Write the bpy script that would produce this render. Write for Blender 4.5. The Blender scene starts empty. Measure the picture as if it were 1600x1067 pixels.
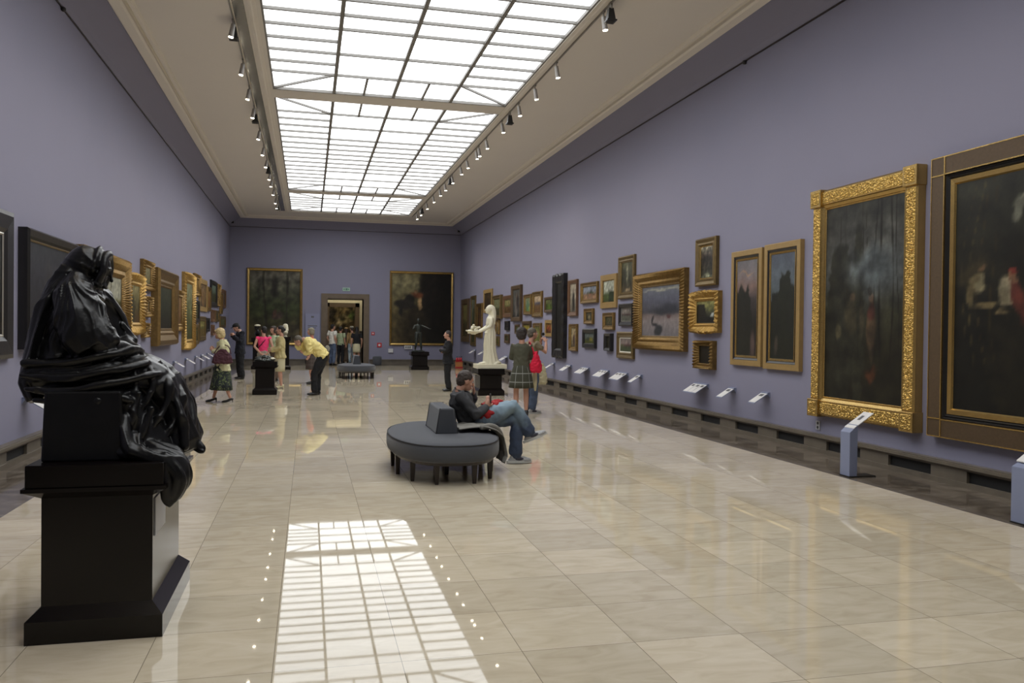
import bpy, math, random
from mathutils import Vector, Matrix, noise
PI = math.pi
SC = bpy.context.scene
COL = SC.collection
rnd = random.Random(7)

# ------------------------------------------------------------------ colour / materials
def lin(c):
    c = c / 255.0
    return c / 12.92 if c <= 0.04045 else ((c + 0.055) / 1.055) ** 2.4
def rgb(r, g, b, k=1.0):
    return (min(lin(r) * k, .95), min(lin(g) * k, .95), min(lin(b) * k, .95), 1.0)
MATS = {}
def new_mat(name):
    m = bpy.data.materials.new(name); m.use_nodes = True
    nt = m.node_tree; nt.nodes.clear()
    out = nt.nodes.new('ShaderNodeOutputMaterial')
    b = nt.nodes.new('ShaderNodeBsdfPrincipled')
    nt.links.new(b.outputs[0], out.inputs[0])
    MATS[name] = m
    return m, nt, b
def mat(name, col, rough=.6, metal=0., var=.12, vscale=8., bump=0., bscale=60., spec=.5, sheen=0., kind='noise'):
    m, nt, b = new_mat(name)
    L = nt.links.new
    tc = nt.nodes.new('ShaderNodeTexCoord')
    n = nt.nodes.new('ShaderNodeTexNoise'); n.inputs['Scale'].default_value = vscale; n.inputs['Detail'].default_value = 4
    L(tc.outputs['Object'], n.inputs['Vector'])
    mx = nt.nodes.new('ShaderNodeMix'); mx.data_type = 'RGBA'
    mx.inputs[6].default_value = tuple(c * (1 - var) for c in col[:3]) + (1,)
    mx.inputs[7].default_value = tuple(min(1, c * (1 + var)) for c in col[:3]) + (1,)
    L(n.outputs['Fac'], mx.inputs[0]); L(mx.outputs[2], b.inputs['Base Color'])
    b.inputs['Roughness'].default_value = rough; b.inputs['Metallic'].default_value = metal
    b.inputs['Specular IOR Level'].default_value = spec
    if sheen: b.inputs['Sheen Weight'].default_value = sheen
    if bump:
        if kind == 'voronoi':
            t = nt.nodes.new('ShaderNodeTexVoronoi'); t.inputs['Scale'].default_value = bscale; o = t.outputs['Distance']
        else:
            t = nt.nodes.new('ShaderNodeTexNoise'); t.inputs['Scale'].default_value = bscale; t.inputs['Detail'].default_value = 3; o = t.outputs['Fac']
        L(tc.outputs['Object'], t.inputs['Vector'])
        bp = nt.nodes.new('ShaderNodeBump'); bp.inputs['Strength'].default_value = bump; bp.inputs['Distance'].default_value = .02
        L(o, bp.inputs['Height']); L(bp.outputs[0], b.inputs['Normal'])
    return m
def emit_mat(name, col, s):
    m = bpy.data.materials.new(name); m.use_nodes = True
    nt = m.node_tree; nt.nodes.clear()
    out = nt.nodes.new('ShaderNodeOutputMaterial'); e = nt.nodes.new('ShaderNodeEmission')
    e.inputs[0].default_value = col; e.inputs[1].default_value = s
    nt.links.new(e.outputs[0], out.inputs[0]); MATS[name] = m
    return m

# ------------------------------------------------------------------ mesh collector
class MB:
    def __init__(s): s.v = []; s.f = []; s.col = None; s.sm = True
    def add(s, vs, fs):
        o = len(s.v); s.v += [tuple(v) for v in vs]; s.f += [tuple(i + o for i in f) for f in fs]; return s
    def box(s, x0, x1, y0, y1, z0, z1):
        return s.add([(x0,y0,z0),(x1,y0,z0),(x1,y1,z0),(x0,y1,z0),(x0,y0,z1),(x1,y0,z1),(x1,y1,z1),(x0,y1,z1)],
                     [(3,2,1,0),(4,5,6,7),(0,1,5,4),(1,2,6,5),(2,3,7,6),(3,0,4,7)])
    def frustum(s, b, zb, t, zt):      # b,t = (x0,x1,y0,y1)
        return s.add([(b[0],b[2],zb),(b[1],b[2],zb),(b[1],b[3],zb),(b[0],b[3],zb),(t[0],t[2],zt),(t[1],t[2],zt),(t[1],t[3],zt),(t[0],t[3],zt)],
                     [(3,2,1,0),(4,5,6,7),(0,1,5,4),(1,2,6,5),(2,3,7,6),(3,0,4,7)])
    def ell(s, c, r, n=14, m=9, rot=None):
        vs = []; fs = []
        for j in range(1, m):
            a = PI * j / m
            for i in range(n):
                b = 2 * PI * i / n
                vs.append(Vector((r[0]*math.sin(a)*math.cos(b), r[1]*math.sin(a)*math.sin(b), -r[2]*math.cos(a))))
        vs.append(Vector((0, 0, -r[2]))); vs.append(Vector((0, 0, r[2])))
        for j in range(m - 2):
            for i in range(n):
                k = (i + 1) % n
                fs.append((j*n+i, j*n+k, (j+1)*n+k, (j+1)*n+i))
        B = len(vs) - 2; T = B + 1
        for i in range(n):
            k = (i + 1) % n
            fs.append((B, k, i)); fs.append((T, (m-2)*n+i, (m-2)*n+k))
        c = Vector(c)
        return s.add([((rot @ v) if rot else v) + c for v in vs], fs)
    def rings(s, rs, cap=True):        # rs: list of equal-length vertex rings
        n = len(rs[0]); vs = [v for r in rs for v in r]; fs = []
        for j in range(len(rs) - 1):
            for i in range(n):
                k = (i + 1) % n
                fs.append((j*n+i, j*n+k, (j+1)*n+k, (j+1)*n+i))
        if cap:
            fs.append(tuple(reversed(range(n)))); fs.append(tuple(range((len(rs)-1)*n, len(rs)*n)))
        return s.add(vs, fs)
    def tube(s, pts, rad, n=10, sub=1):
        pts = [Vector(p) for p in pts]
        if not hasattr(rad, '__len__'): rad = [rad] * len(pts)
        if sub > 1 and len(pts) > 2:
            P = []; R_ = []
            for i in range(len(pts) - 1):
                p0 = pts[max(i-1,0)]; p1 = pts[i]; p2 = pts[i+1]; p3 = pts[min(i+2,len(pts)-1)]
                for k in range(sub):
                    t = k / sub
                    P.append(.5*((2*p1)+(p2-p0)*t+(2*p0-5*p1+4*p2-p3)*t*t+(3*p1-p0-3*p2+p3)*t**3))
                    R_.append(rad[i]*(1-t)+rad[i+1]*t)
            P.append(pts[-1]); R_.append(rad[-1]); pts, rad = P, R_
        rs = []; up = None
        for i, p in enumerate(pts):
            t = (pts[min(i+1,len(pts)-1)] - pts[max(i-1,0)])
            if t.length < 1e-9: t = Vector((0,0,1))
            t.normalize()
            if up is None:
                up = Vector((0,0,1)) if abs(t.z) < .9 else Vector((1,0,0))
            a = t.cross(up)
            if a.length < 1e-6: a = t.orthogonal()
            a.normalize(); b = t.cross(a); up = -b if b.dot(up) < 0 else b
            b = a.cross(t)
            rs.append([p + (a*math.cos(2*PI*k/n) + b*math.sin(2*PI*k/n)) * rad[i] for k in range(n)])
        # round ends
        def capr(p, d, ring, r):
            return [p + d * r * .7 + (q - p) * .6 for q in ring]
        d0 = (pts[0]-pts[1]).normalized(); d1 = (pts[-1]-pts[-2]).normalized()
        rs = [capr(pts[0], d0, rs[0], rad[0])] + rs + [capr(pts[-1], d1, rs[-1], rad[-1])]
        return s.rings(rs)
    def loft(s, rg, lat=(1,0,0), n=18, wave=None):   # rg: (centre, r_lateral, r_depth)
        lat = Vector(lat); C = [Vector(r[0]) for r in rg]; rs = []
        for i, (c, ra, rb) in enumerate([(Vector(r[0]), r[1], r[2]) for r in rg]):
            t = (C[min(i+1,len(C)-1)] - C[max(i-1,0)]).normalized()
            a = (lat - t*lat.dot(t)).normalized(); b = t.cross(a)
            ring = []
            for k in range(n):
                th = 2*PI*k/n
                w = 1 + (wave(i, th) if wave else 0)
                ring.append(c + a*math.cos(th)*ra*w + b*math.sin(th)*rb*w)
            rs.append(ring)
        return s.rings(rs)
    def cyl(s, p0, p1, r0, r1=None, n=16):
        r1 = r0 if r1 is None else r1
        p0 = Vector(p0); p1 = Vector(p1); t = (p1-p0).normalized(); a = t.orthogonal().normalized(); b = t.cross(a)
        return s.rings([[p + (a*math.cos(2*PI*k/n)+b*math.sin(2*PI*k/n))*r for k in range(n)] for p, r in ((p0,r0),(p1,r1))])
    def xf(s, M):
        s.v = [tuple(M @ Vector(v)) for v in s.v]; return s
    def build(s, name, m, parent=None, smooth=False, voxel=0, relax=2, bevel=0, fold=None, auto=False):
        me = bpy.data.meshes.new(name); me.from_pydata(s.v, [], s.f); me.update()
        if s.col:
            ca = me.color_attributes.new('Col', 'FLOAT_COLOR', 'POINT')
            flat = []
            for c in s.col: flat += [c[0], c[1], c[2], 1.0]
            ca.data.foreach_set('color', flat)
        if m is not None: me.materials.append(MATS[m] if isinstance(m, str) else m)
        if smooth or voxel: me.polygons.foreach_set('use_smooth', [True]*len(me.polygons))
        o = bpy.data.objects.new(name, me); COL.objects.link(o)
        if parent: o.parent = parent
        if voxel:
            r = o.modifiers.new('remesh', 'REMESH'); r.mode = 'VOXEL'; r.voxel_size = voxel; r.use_smooth_shade = True
            if relax:
                q = o.modifiers.new('smooth', 'SMOOTH'); q.iterations = relax; q.factor = .5
            if fold:
                key = 'fold_%g_%s' % (fold[0], fold[2] if len(fold) > 2 else 'W')
                tx = bpy.data.textures.get(key)
                if not tx:
                    if len(fold) > 2 and fold[2] == 'C':
                        tx = bpy.data.textures.new(key, 'CLOUDS'); tx.noise_scale = fold[0]
                    else:
                        tx = bpy.data.textures.new(key, 'WOOD'); tx.wood_type = 'BANDNOISE'; tx.noise_scale = fold[0]; tx.turbulence = 7
                d = o.modifiers.new('folds', 'DISPLACE'); d.texture = tx; d.strength = fold[1]; d.mid_level = .5; d.texture_coords = 'LOCAL'
        if bevel:
            w = o.modifiers.new('bevel', 'BEVEL'); w.width = bevel; w.segments = 2; w.limit_method = 'ANGLE'
        return o

USED = {}
def thing(name, label, cat, loc=(0,0,0), rz=0., group=None, ry=0.):
    o = bpy.data.objects.new(name, None); COL.objects.link(o); o.empty_display_size = .1
    o.location = loc; o.rotation_euler = (0, ry, rz); o['label'] = label; o['category'] = cat
    if group: o['group'] = group
    return o
def tag(o, label, cat, group=None, kind=None):
    o['label'] = label; o['category'] = cat
    if group: o['group'] = group
    if kind: o['kind'] = kind
    return o
def struct(o): o['kind'] = 'structure'; return o
def plab(o, t): o['label'] = t; return o
def copy_tree(o, parent=None):
    c = o.copy(); COL.objects.link(c)
    if parent: c.parent = parent
    for ch in [x for x in list(COL.objects) if x.parent == o]: copy_tree(ch, c)
    return c

# ------------------------------------------------------------------ camera
H0 = 1.6; FPX = 1300.; YAW = .24; PITCH = -.0127; ROLL = .0117
cy, sy = math.cos(YAW), math.sin(YAW)
R0 = Vector((cy, -sy, 0)); F0 = Vector((sy, cy, 0)); U0 = Vector((0, 0, 1))
F1 = F0*math.cos(PITCH) + U0*math.sin(PITCH); U1 = -F0*math.sin(PITCH) + U0*math.cos(PITCH)
R2 = R0*math.cos(ROLL) + U1*math.sin(ROLL); U2 = -R0*math.sin(ROLL) + U1*math.cos(ROLL)
cam = bpy.data.cameras.new('camera'); cam.sensor_width = 36; cam.lens = FPX/1600*36; cam.clip_start = .05; cam.clip_end = 200
co = bpy.data.objects.new('camera', cam); COL.objects.link(co)
M = Matrix((R2, U2, -F1)).transposed().to_4x4(); M.translation = Vector((0, 0, H0)); co.matrix_world = M
SC.camera = co
SC.view_settings.view_transform = 'Standard'; SC.view_settings.look = 'None'
SC.view_settings.exposure = EXPO if 'EXPO' in globals() else 0.0
SC.view_settings.gamma = 1.0; SC.view_settings.use_curve_mapping = False

# ------------------------------------------------------------------ materials
K = 1.0
mat('wall_paint', (.230, .2265, .312, 1), .75, var=.03, vscale=1.2, bump=.04, bscale=300)
mat('ceiling_paint', (.735, .69, .625, 1), .8, var=.02, vscale=1)
mat('cornice_paint', (.76, .71, .63, 1), .7, var=.03, vscale=2)
mat('stone', (.135, .115, .088, 1), .35, var=.35, vscale=5)
mat('portal_stone', (.125, .092, .060, 1), .45, var=.3, vscale=4)
mat('vent_black', (.006, .006, .006, 1), .7)
mat('muntin', (.22, .21, .195, 1), .6, var=.04)
mat('grille', (.35, .35, .33, 1), .25, metal=.8, var=.3, vscale=3)
mat('track', (.26, .245, .22, 1), .5)
mat('lamp_grey', (.30, .28, .26, 1), .4, metal=.3)
mat('lamp_black', (.012, .012, .012, 1), .4)
mat('cream_wall', (.74, .70, .50, 1), .7)
mat('dark_dado', (.03, .026, .022, 1), .5)
mat('black_plinth', (.0045, .003, .003, 1), .2, var=.2, spec=.38)
mat('bronze_black', (.010, .010, .0108, 1), .33, metal=.25, var=.35, vscale=14, bump=.08, bscale=40)
mat('bronze_green', (.035, .04, .034, 1), .4, metal=.4, var=.3, vscale=20)
mat('marble_white', (.72, .68, .52, 1), .5, var=.08, vscale=6)
mat('bench_fabric', (.062, .066, .076, 1), .9, var=.12, vscale=200, bump=.15, bscale=500, sheen=.2)
mat('piping', (.03, .03, .034, 1), .8)
mat('dark_wood', (.022, .014, .011, 1), .35, var=.3)
mat('stand_blue', (.22, .25, .37, 1), .55, var=.03)
mat('paper', (.72, .71, .70, 1), .6, var=.02)
mat('print', (.12, .12, .13, 1), .7)
mat('plaque', (.40, .40, .42, 1), .4)
mat('red', (.48, .02, .03, 1), .4); mat('white_plastic', (.6, .6, .6, 1), .4)
mat('sign_green_dark', (.01, .12, .06, 1), .5)
mat('green_sign', (.36, .52, .42, 1), .5)
# gilding of several tones
mat('gold_bright', (.56, .38, .115, 1), .26, metal=.9, var=.3, vscale=25, bump=.25, bscale=120)
mat('gold_smooth', (.50, .34, .12, 1), .27, metal=.9, var=.15, vscale=8, bump=.1, bscale=80)
mat('gold_old', (.215, .135, .048, 1), .34, metal=.85, var=.45, vscale=16, bump=.5, bscale=90)
mat('gold_dull', (.18, .125, .052, 1), .38, metal=.75, var=.25, vscale=14, bump=.35, bscale=90)
mat('gold_rich', (.40, .25, .075, 1), .33, metal=.85, var=.4, vscale=20, bump=.5, bscale=100)
mat('oak_gold', (.34, .225, .085, 1), .42, metal=.2, var=.18, vscale=12, bump=.1, bscale=60)
mat('brown_frame', (.085, .052, .024, 1), .5, metal=.2, var=.3, vscale=30, bump=.2, bscale=200)
mat('wood_frame', (.12, .06, .028, 1), .45, var=.3, vscale=12, bump=.1)
mat('black_frame', (.012, .011, .011, 1), .35, var=.3, bump=.1)
mat('silver_line', (.55, .53, .48, 1), .3, metal=.8)
mat('mount_white', (.65, .62, .55, 1), .6)
def canvas_mat():
    m, nt, b = new_mat('canvas_paint'); L = nt.links.new
    a = nt.nodes.new('ShaderNodeAttribute'); a.attribute_name = 'Col'
    tc = nt.nodes.new('ShaderNodeTexCoord'); n = nt.nodes.new('ShaderNodeTexNoise'); n.inputs['Scale'].default_value = 28; n.inputs['Detail'].default_value = 6
    L(tc.outputs['Object'], n.inputs['Vector'])
    mr = nt.nodes.new('ShaderNodeMapRange'); mr.inputs[3].default_value = .75; mr.inputs[4].default_value = 1.25
    L(n.outputs['Fac'], mr.inputs[0])
    v = nt.nodes.new('ShaderNodeVectorMath'); v.operation = 'SCALE'
    L(a.outputs['Color'], v.inputs[0]); L(mr.outputs[0], v.inputs['Scale']); L(v.outputs[0], b.inputs['Base Color'])
    b.inputs['Roughness'].default_value = .42; b.inputs['Specular IOR Level'].default_value = .3
canvas_mat()
def floor_mat(name, cols, tile, rough, joint, ox=.45, oy=5.8, metal=0, spec=.5, vein=.5):
    m, nt, b = new_mat(name); N = nt.nodes.new; L = nt.links.new
    tc = N('ShaderNodeTexCoord'); mp = N('ShaderNodeMapping'); mp.inputs['Location'].default_value = (-ox/tile, -oy/tile, 0); mp.inputs['Scale'].default_value = (1/tile, 1/tile, 1)
    L(tc.outputs['Object'], mp.inputs[0])
    fl = N('ShaderNodeVectorMath'); fl.operation = 'FLOOR'; L(mp.outputs[0], fl.inputs[0])
    wn = N('ShaderNodeTexWhiteNoise'); wn.noise_dimensions = '2D'; L(fl.outputs[0], wn.inputs['Vector'])
    fr = N('ShaderNodeVectorMath'); fr.operation = 'FRACTION'; L(mp.outputs[0], fr.inputs[0])
    sp = N('ShaderNodeSeparateXYZ'); L(fr.outputs[0], sp.inputs[0])
    def edge(o):
        a = N('ShaderNodeMath'); a.operation = 'SUBTRACT'; L(o, a.inputs[0]); a.inputs[1].default_value = .5
        c = N('ShaderNodeMath'); c.operation = 'ABSOLUTE'; L(a.outputs[0], c.inputs[0])
        d = N('ShaderNodeMath'); d.operation = 'GREATER_THAN'; L(c.outputs[0], d.inputs[0]); d.inputs[1].default_value = .5 - joint/tile/2
        return d.outputs[0]
    mxm = N('ShaderNodeMath'); mxm.operation = 'MAXIMUM'; L(edge(sp.outputs[0]), mxm.inputs[0]); L(edge(sp.outputs[1]), mxm.inputs[1])
    # veins, offset per tile
    off = N('ShaderNodeVectorMath'); off.operation = 'SCALE'; off.inputs['Scale'].default_value = 9.; L(wn.outputs['Color'], off.inputs[0])
    ad = N('ShaderNodeVectorMath'); ad.operation = 'ADD'; L(tc.outputs['Object'], ad.inputs[0]); L(off.outputs[0], ad.inputs[1])
    m2 = N('ShaderNodeMapping'); m2.inputs['Scale'].default_value = (1.5, 3.4, 1); L(ad.outputs[0], m2.inputs[0])
    n1 = N('ShaderNodeTexNoise'); n1.inputs['Scale'].default_value = 2.2; n1.inputs['Detail'].default_value = 7; n1.inputs['Distortion'].default_value = 1.2; L(m2.outputs[0], n1.inputs['Vector'])
    cr = N('ShaderNodeValToRGB'); e = cr.color_ramp.elements
    e[0].position = .3; e[0].color = cols[0]; e[1].position = .72; e[1].color = cols[2]
    q = e.new(.5); q.color = cols[1]
    L(n1.outputs['Fac'], cr.inputs[0])
    mr = N('ShaderNodeMapRange'); mr.inputs[3].default_value = .90; mr.inputs[4].default_value = 1.08; L(wn.outputs['Value'], mr.inputs[0])
    sc = N('ShaderNodeVectorMath'); sc.operation = 'SCALE'; L(cr.outputs[0], sc.inputs[0]); L(mr.outputs[0], sc.inputs['Scale'])
    mx = N('ShaderNodeMix'); mx.data_type = 'RGBA'; mx.inputs[7].default_value = tuple(c*.45 for c in cols[0][:3]) + (1,)
    L(mxm.outputs[0], mx.inputs[0]); L(sc.outputs[0], mx.inputs[6]); L(mx.outputs[2], b.inputs['Base Color'])
    b.inputs['Specular IOR Level'].default_value = .5; b.inputs['IOR'].default_value = spec
    rr = N('ShaderNodeMapRange'); rr.inputs[3].default_value = rough*.6; rr.inputs[4].default_value = rough*1.5; L(n1.outputs['Fac'], rr.inputs[0]); L(rr.outputs[0], b.inputs['Roughness'])
floor_mat('marble_beige', [(.535,.455,.328,1),(.60,.52,.386,1),(.65,.572,.442,1)], .6, .022, .0038, spec=1.34)
floor_mat('marble_dark', [(.075,.06,.047,1),(.14,.115,.09,1),(.24,.205,.17,1)], .9, .09, .004, spec=1.45)
emit_mat('skylight_glow', (.97, .99, 1.0, 1), 3.4)
emit_mat('lamp_glow', (1.0, .88, .66, 1), 30.)
emit_mat('lobby_glow', (1.0, .88, .66, 1), 5.)
# ------------------------------------------------------------------ room shell
XL, XR, YB, YF, ZC, CV, ZW = -3.355, 6.815, 38.0, -8.0, 6.44, .5, 6.0
def extr_y(prof, y0, y1, name, m, parent=None):     # prof in (x,z)
    mb = MB(); n = len(prof)
    mb.add([(x, y0, z) for x, z in prof] + [(x, y1, z) for x, z in prof],
           [(i, (i+1) % n, n+(i+1) % n, n+i) for i in range(n)] + [tuple(reversed(range(n))), tuple(range(n, 2*n))])
    return mb.build(name, m, parent)
cove = [(CV*(1-math.cos(a)) if False else CV*math.sin(a)**1.3, ZW + (ZC-.04-ZW)*(1-math.cos(a))**.8) for a in [i*PI/2/8 for i in range(9)]]
cove = [(CV*t, ZW + .40*(t**.75)) for t in [i/8 for i in range(9)]]
mb = MB(); mb.box(XL-.3, XL, YF-.3, YB+.3, 0, ZC+.3); struct(mb.build('wall_left', 'wall_paint'))
mb = MB(); mb.box(XR, XR+.3, YF-.3, YB+.3, 0, ZC+.3); struct(mb.build('wall_right', 'wall_paint'))
prof = cove + [(CV, ZC), (0, ZC)]
struct(extr_y([(XL+d, z) for d, z in prof], YF, YB, 'trim_9', 'wall_paint'))
struct(extr_y([(XR-d, z) for d, z in reversed(prof)], YF, YB, 'trim_10', 'wall_paint'))
# back wall with doorway
DX0, DX1, DZ = .82, 2.40, 2.93
mb = MB()
mb.box(XL-.3, DX0, YB, YB+1.0, 0, ZW); mb.box(DX1, XR+.3, YB, YB+1.0, 0, ZW); mb.box(DX0, DX1, YB, YB+1.0, DZ, ZW); mb.box(XL-.3, XR+.3, YB, YB+.3, ZW, ZC+.3)
struct(mb.build('wall_back', 'wall_paint'))
mb = MB(); n = len(prof)
mb.add([(XL, YB-d, z) for d, z in prof] + [(XR, YB-d, z) for d, z in prof], [(i, (i+1) % n, n+(i+1) % n, n+i) for i in range(n)]); struct(mb.build('trim_11', 'wall_paint'))
mb = MB(); mb.box(XL-.3, XR+.3, YF-.3, YF, 0, ZC+.3); struct(mb.build('wall_front', 'wall_paint'))
# thin dark strip standing in for the picture-rail shadow gap below the cove
for nm, a in (('trim_1', (XL, XL+.02, YF, YB, ZW-.012, ZW+.006)), ('trim_2', (XR-.02, XR, YF, YB, ZW-.012, ZW+.006)), ('trim_3', (XL, XR, YB-.02, YB, ZW-.012, ZW+.006))):
    mb = MB(); mb.box(*a); struct(mb.build(nm, 'dark_wood'))
# floor
FL, FR = -2.47, 5.837
mb = MB(); mb.box(FL, FR, YF, YB-.95, -.1, 0); struct(mb.build('floor', 'marble_beige'))
mb = MB(); mb.box(XL-.3, FL, YF, YB, -.1, 0); mb.box(FR, XR+.3, YF, YB, -.1, 0); mb.box(FL, FR, YB-.95, YB, -.1, 0)
struct(mb.build('floor_border', 'marble_dark'))
mb = MB(); mb.box(-4, 9, YB, 54, -.1, -.001); struct(mb.build('floor_lobby', 'marble_beige'))
# ceiling with skylight opening
SX0, SX1 = -.74, 4.10
panels = [(.5, 5.15), (5.72, 17.62), (18.22, 30.22), (30.85, 35.52)]
mb = MB()
mb.box(XL, SX0, YF, YB, ZC, ZC+.1); mb.box(SX1, XR, YF, YB, ZC, ZC+.1)
ys = [YF] + [v for p in panels for v in p] + [YB]
for a, b in zip(ys[0::2], ys[1::2]): mb.box(SX0, SX1, a, b, ZC, ZC+.1)
ceil = struct(mb.build('ceiling', 'ceiling_paint'))
# moulded cornice: outer band, groove, inner fillet
def ring_rect(mb, x0, x1, y0, y1, prof):            # prof: (inset, z)
    rs = [[(x0+d, y0+d, z), (x1-d, y0+d, z), (x1-d, y1-d, z), (x0+d, y1-d, z)] for d, z in prof]
    mb.rings(rs, cap=False)
mb = MB(); ring_rect(mb, XL+CV-.03, XR-CV+.03, YF+CV-.03, YB-CV+.03, [(0, ZC), (0, 6.345), (.02, 6.325), (.17, 6.325), (.20, 6.35), (.20, 6.40), (.22, 6.43), (.25, 6.43), (.25, 6.385), (.30, 6.385), (.33, 6.43), (.33, 6.46)])
struct(mb.build('trim_4', 'cornice_paint'))
# skylight moulding round the whole opening
mb = MB(); ring_rect(mb, SX0-.19, SX1+.12, panels[0][0]-.2, panels[-1][1]+.18, [(0, 6.45), (0, 6.42), (.05, 6.41), (.07, 6.425), (.12, 6.425), (.12, 6.45)])
struct(mb.build('trim_5', 'cornice_paint'))
CX = [SX0 + (SX1-SX0)*k/4 for k in range(5)]
for pi, (a, b) in enumerate(panels):
    w = thing('window_%d' % (pi+1), 'luminous ceiling skylight panel %s' % ['above the near end of the hall', 'of large square panes over the bench', 'over the middle of the hall', 'nearest the far wall'][pi], 'skylight', (0, 0, 0)); w['kind'] = 'structure'
    g = MB(); g.box(SX0-.02, SX1+.02, a-.02, b+.02, 6.50, 6.52); g.build('window_glass', 'skylight_glow', w)
    f = MB(); W2 = .032; zt, zb = 6.50, 6.445
    for x in CX[1:4]: f.box(x-W2, x+W2, a, b, zb, zt)
    f.box(SX0, SX0+.03, a, b, zb, zt); f.box(SX1-.03, SX1, a, b, zb, zt); f.box(SX0, SX1, a, a+.03, zb, zt); f.box(SX0, SX1, b-.03, b, zb, zt)
    nr = max(2, round((b-a-2.4)/.625)); e = 1.2; st = (b-a-2*e)/nr
    lines = [a+e+st*k for k in range(nr+1)]
    t = .022
    for y in lines:
        f.box(SX0, CX[1], y-t, y+t, zb+.01, zt); f.box(CX[3], SX1, y-t, y+t, zb+.01, zt)
    if nr > 8: mid = [0, 2] + list(range(4, nr-3)) + [nr-2, nr]
    else: mid = [0, nr//2, nr]
    mid = [m_ for m_ in mid if 0 <= m_ <= nr]
    for m_ in sorted(set(mid)): f.box(CX[1], CX[3], lines[m_]-t, lines[m_]+t, zb+.01, zt)
    for (y0, y1) in ((a, a+e), (b, b-e)):
        for x0, x1 in ((SX0, CX[1]), (SX1, CX[3])):     # diagonals
            dx, dy = x1-x0, y1-y0; L_ = math.hypot(dx, dy); nx, ny = -dy/L_*t, dx/L_*t
            q = [(x0+nx, y0+ny), (x1+nx, y1+ny), (x1-nx, y1-ny), (x0-nx, y0-ny)]
            f.add([(p[0], p[1], zb+.015) for p in q] + [(p[0], p[1], zt) for p in q], [(0,1,2,3),(7,6,5,4),(0,4,5,1),(1,5,6,2),(2,6,7,3),(3,7,4,0)])
        for x in ((CX[1]+CX[2])/2, (CX[2]+CX[3])/2):
            f.box(x-t, x+t, min(y0, y1), max(y0, y1), zb+.01, zt)
    f.build('window_frame', 'muntin', w)
# ventilation strip beside the skylight and the two lighting tracks
mb = MB(); mb.box(-1.15, -.98, 5.5, 35.6, 6.432, 6.45)
gr = tag(mb.build('ceiling_grille', 'grille'), 'long metal ventilation grille in the ceiling left of the skylight', 'grille')
mb = MB(); mb.box(-1.195, -1.175, .3, 35.7, 6.41, 6.44); tag(mb.build('lighting_track', 'track'), 'dark lighting track along the left side of the skylight', 'lighting track', 'ceiling lighting tracks')
mb = MB(); mb.box(4.262, 4.282, .3, 35.7, 6.41, 6.44); tag(mb.build('lighting_track', 'track'), 'dark lighting track along the right side of the skylight', 'lighting track', 'ceiling lighting tracks')
# baseboards with heating vents
def baseboard(name, side, y0, y1, phase):
    s = 1 if side == 'L' else -1; X = XL if side == 'L' else XR
    D = .10
    def b(mb, d0, d1, ya, yb, z0, z1):
        a, c = X+s*d0, X+s*d1; mb.box(min(a,c), max(a,c), ya, yb, z0, z1)
    mb = MB()
    b(mb, 0, D, y0, y1, 0, .055); b(mb, 0, D-.02, y0, y1, .175, .215)
    b(mb, 0, D+.015, y0, y1, .205, .235); b(mb, 0, D-.01, y0, y1, .235, .248); b(mb, 0, .03, y0, y1, .055, .175)
    edges = []; k = math.ceil((y0-phase)/1.22); y = phase + k*1.22
    vents = []
    while y + .72 < y1: vents.append((y, y+.70)); y += 1.22
    cur = y0
    for a, c in vents: b(mb, 0, D-.02, cur, a, .055, .175); cur = c
    b(mb, 0, D-.02, cur, y1, .055, .175)
    o = struct(mb.build(name, 'stone'))
    for a, c in vents:
        v = MB(); b(v, .03, .045, a, c, .055, .175); v.build('vent', 'vent_black', o)
baseboard('baseboard_right', 'R', YF, YB, 7.86-1.22*9)
baseboard('baseboard_left', 'L', YF, YB, 10.38-1.22*11)
mb = MB()
for a, b in ((XL+.1, .52), (2.68, XR-.1)):
    mb.box(a, b, YB-.10, YB, 0, .055); mb.box(a, b, YB-.08, YB, .055, .205); mb.box(a, b, YB-.115, YB, .205, .248)
struct(mb.build('baseboard_back', 'stone'))
# doorway portal
mb = MB(); y0 = YB-.07
mb.box(.54, DX0, y0, YB+1.05, 0, DZ); mb.box(DX1, 2.65, y0, YB+1.05, 0, DZ); mb.box(.54, 2.65, y0, YB+1.05, DZ, 3.17)
mb.box(.60, DX0-.04, y0-.03, y0-.001, 0, DZ+.04); mb.box(DX1+.04, 2.59, y0-.03, y0-.001, 0, DZ+.04); mb.box(.60, 2.59, y0-.03, y0-.001, DZ+.04, 3.11)
struct(mb.build('trim_6', 'portal_stone'))
# lobby behind the doorway: cream wall with a second portal, then a room with a big picture
mb = MB(); mb.box(-4, .98, 42.1, 42.6, 0, 5); mb.box(2.26, 9, 42.1, 42.6, 0, 5); mb.box(.98, 2.26, 42.1, 42.6, 2.70, 5)
struct(mb.build('wall_lobby', 'cream_wall'))
mb = MB(); mb.box(.72, .99, 42.0, 42.65, 0, 2.89); mb.box(2.25, 2.45, 42.0, 42.65, 0, 2.89); mb.box(.72, 2.45, 42.0, 42.65, 2.69, 2.89)
struct(mb.build('trim_7', 'portal_stone'))
mb = MB(); mb.box(2.46, 9, 42.05, 42.1, 0, 1.5); struct(mb.build('trim_8', 'dark_dado'))
mb = MB(); mb.box(-4, -3.9, 39, 54, 0, 5); mb.box(8.9, 9, 39, 54, 0, 5); struct(mb.build('wall_lobby_side', 'cream_wall'))
mb = MB(); mb.box(-4, 9, 39, 54, 5, 5.1); struct(mb.build('ceiling_lobby', 'ceiling_paint'))
mb = MB(); mb.box(-4, 9, 54, 54.1, 0, 5.1); struct(mb.build('wall_lobby_end', 'wall_paint'))
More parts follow.
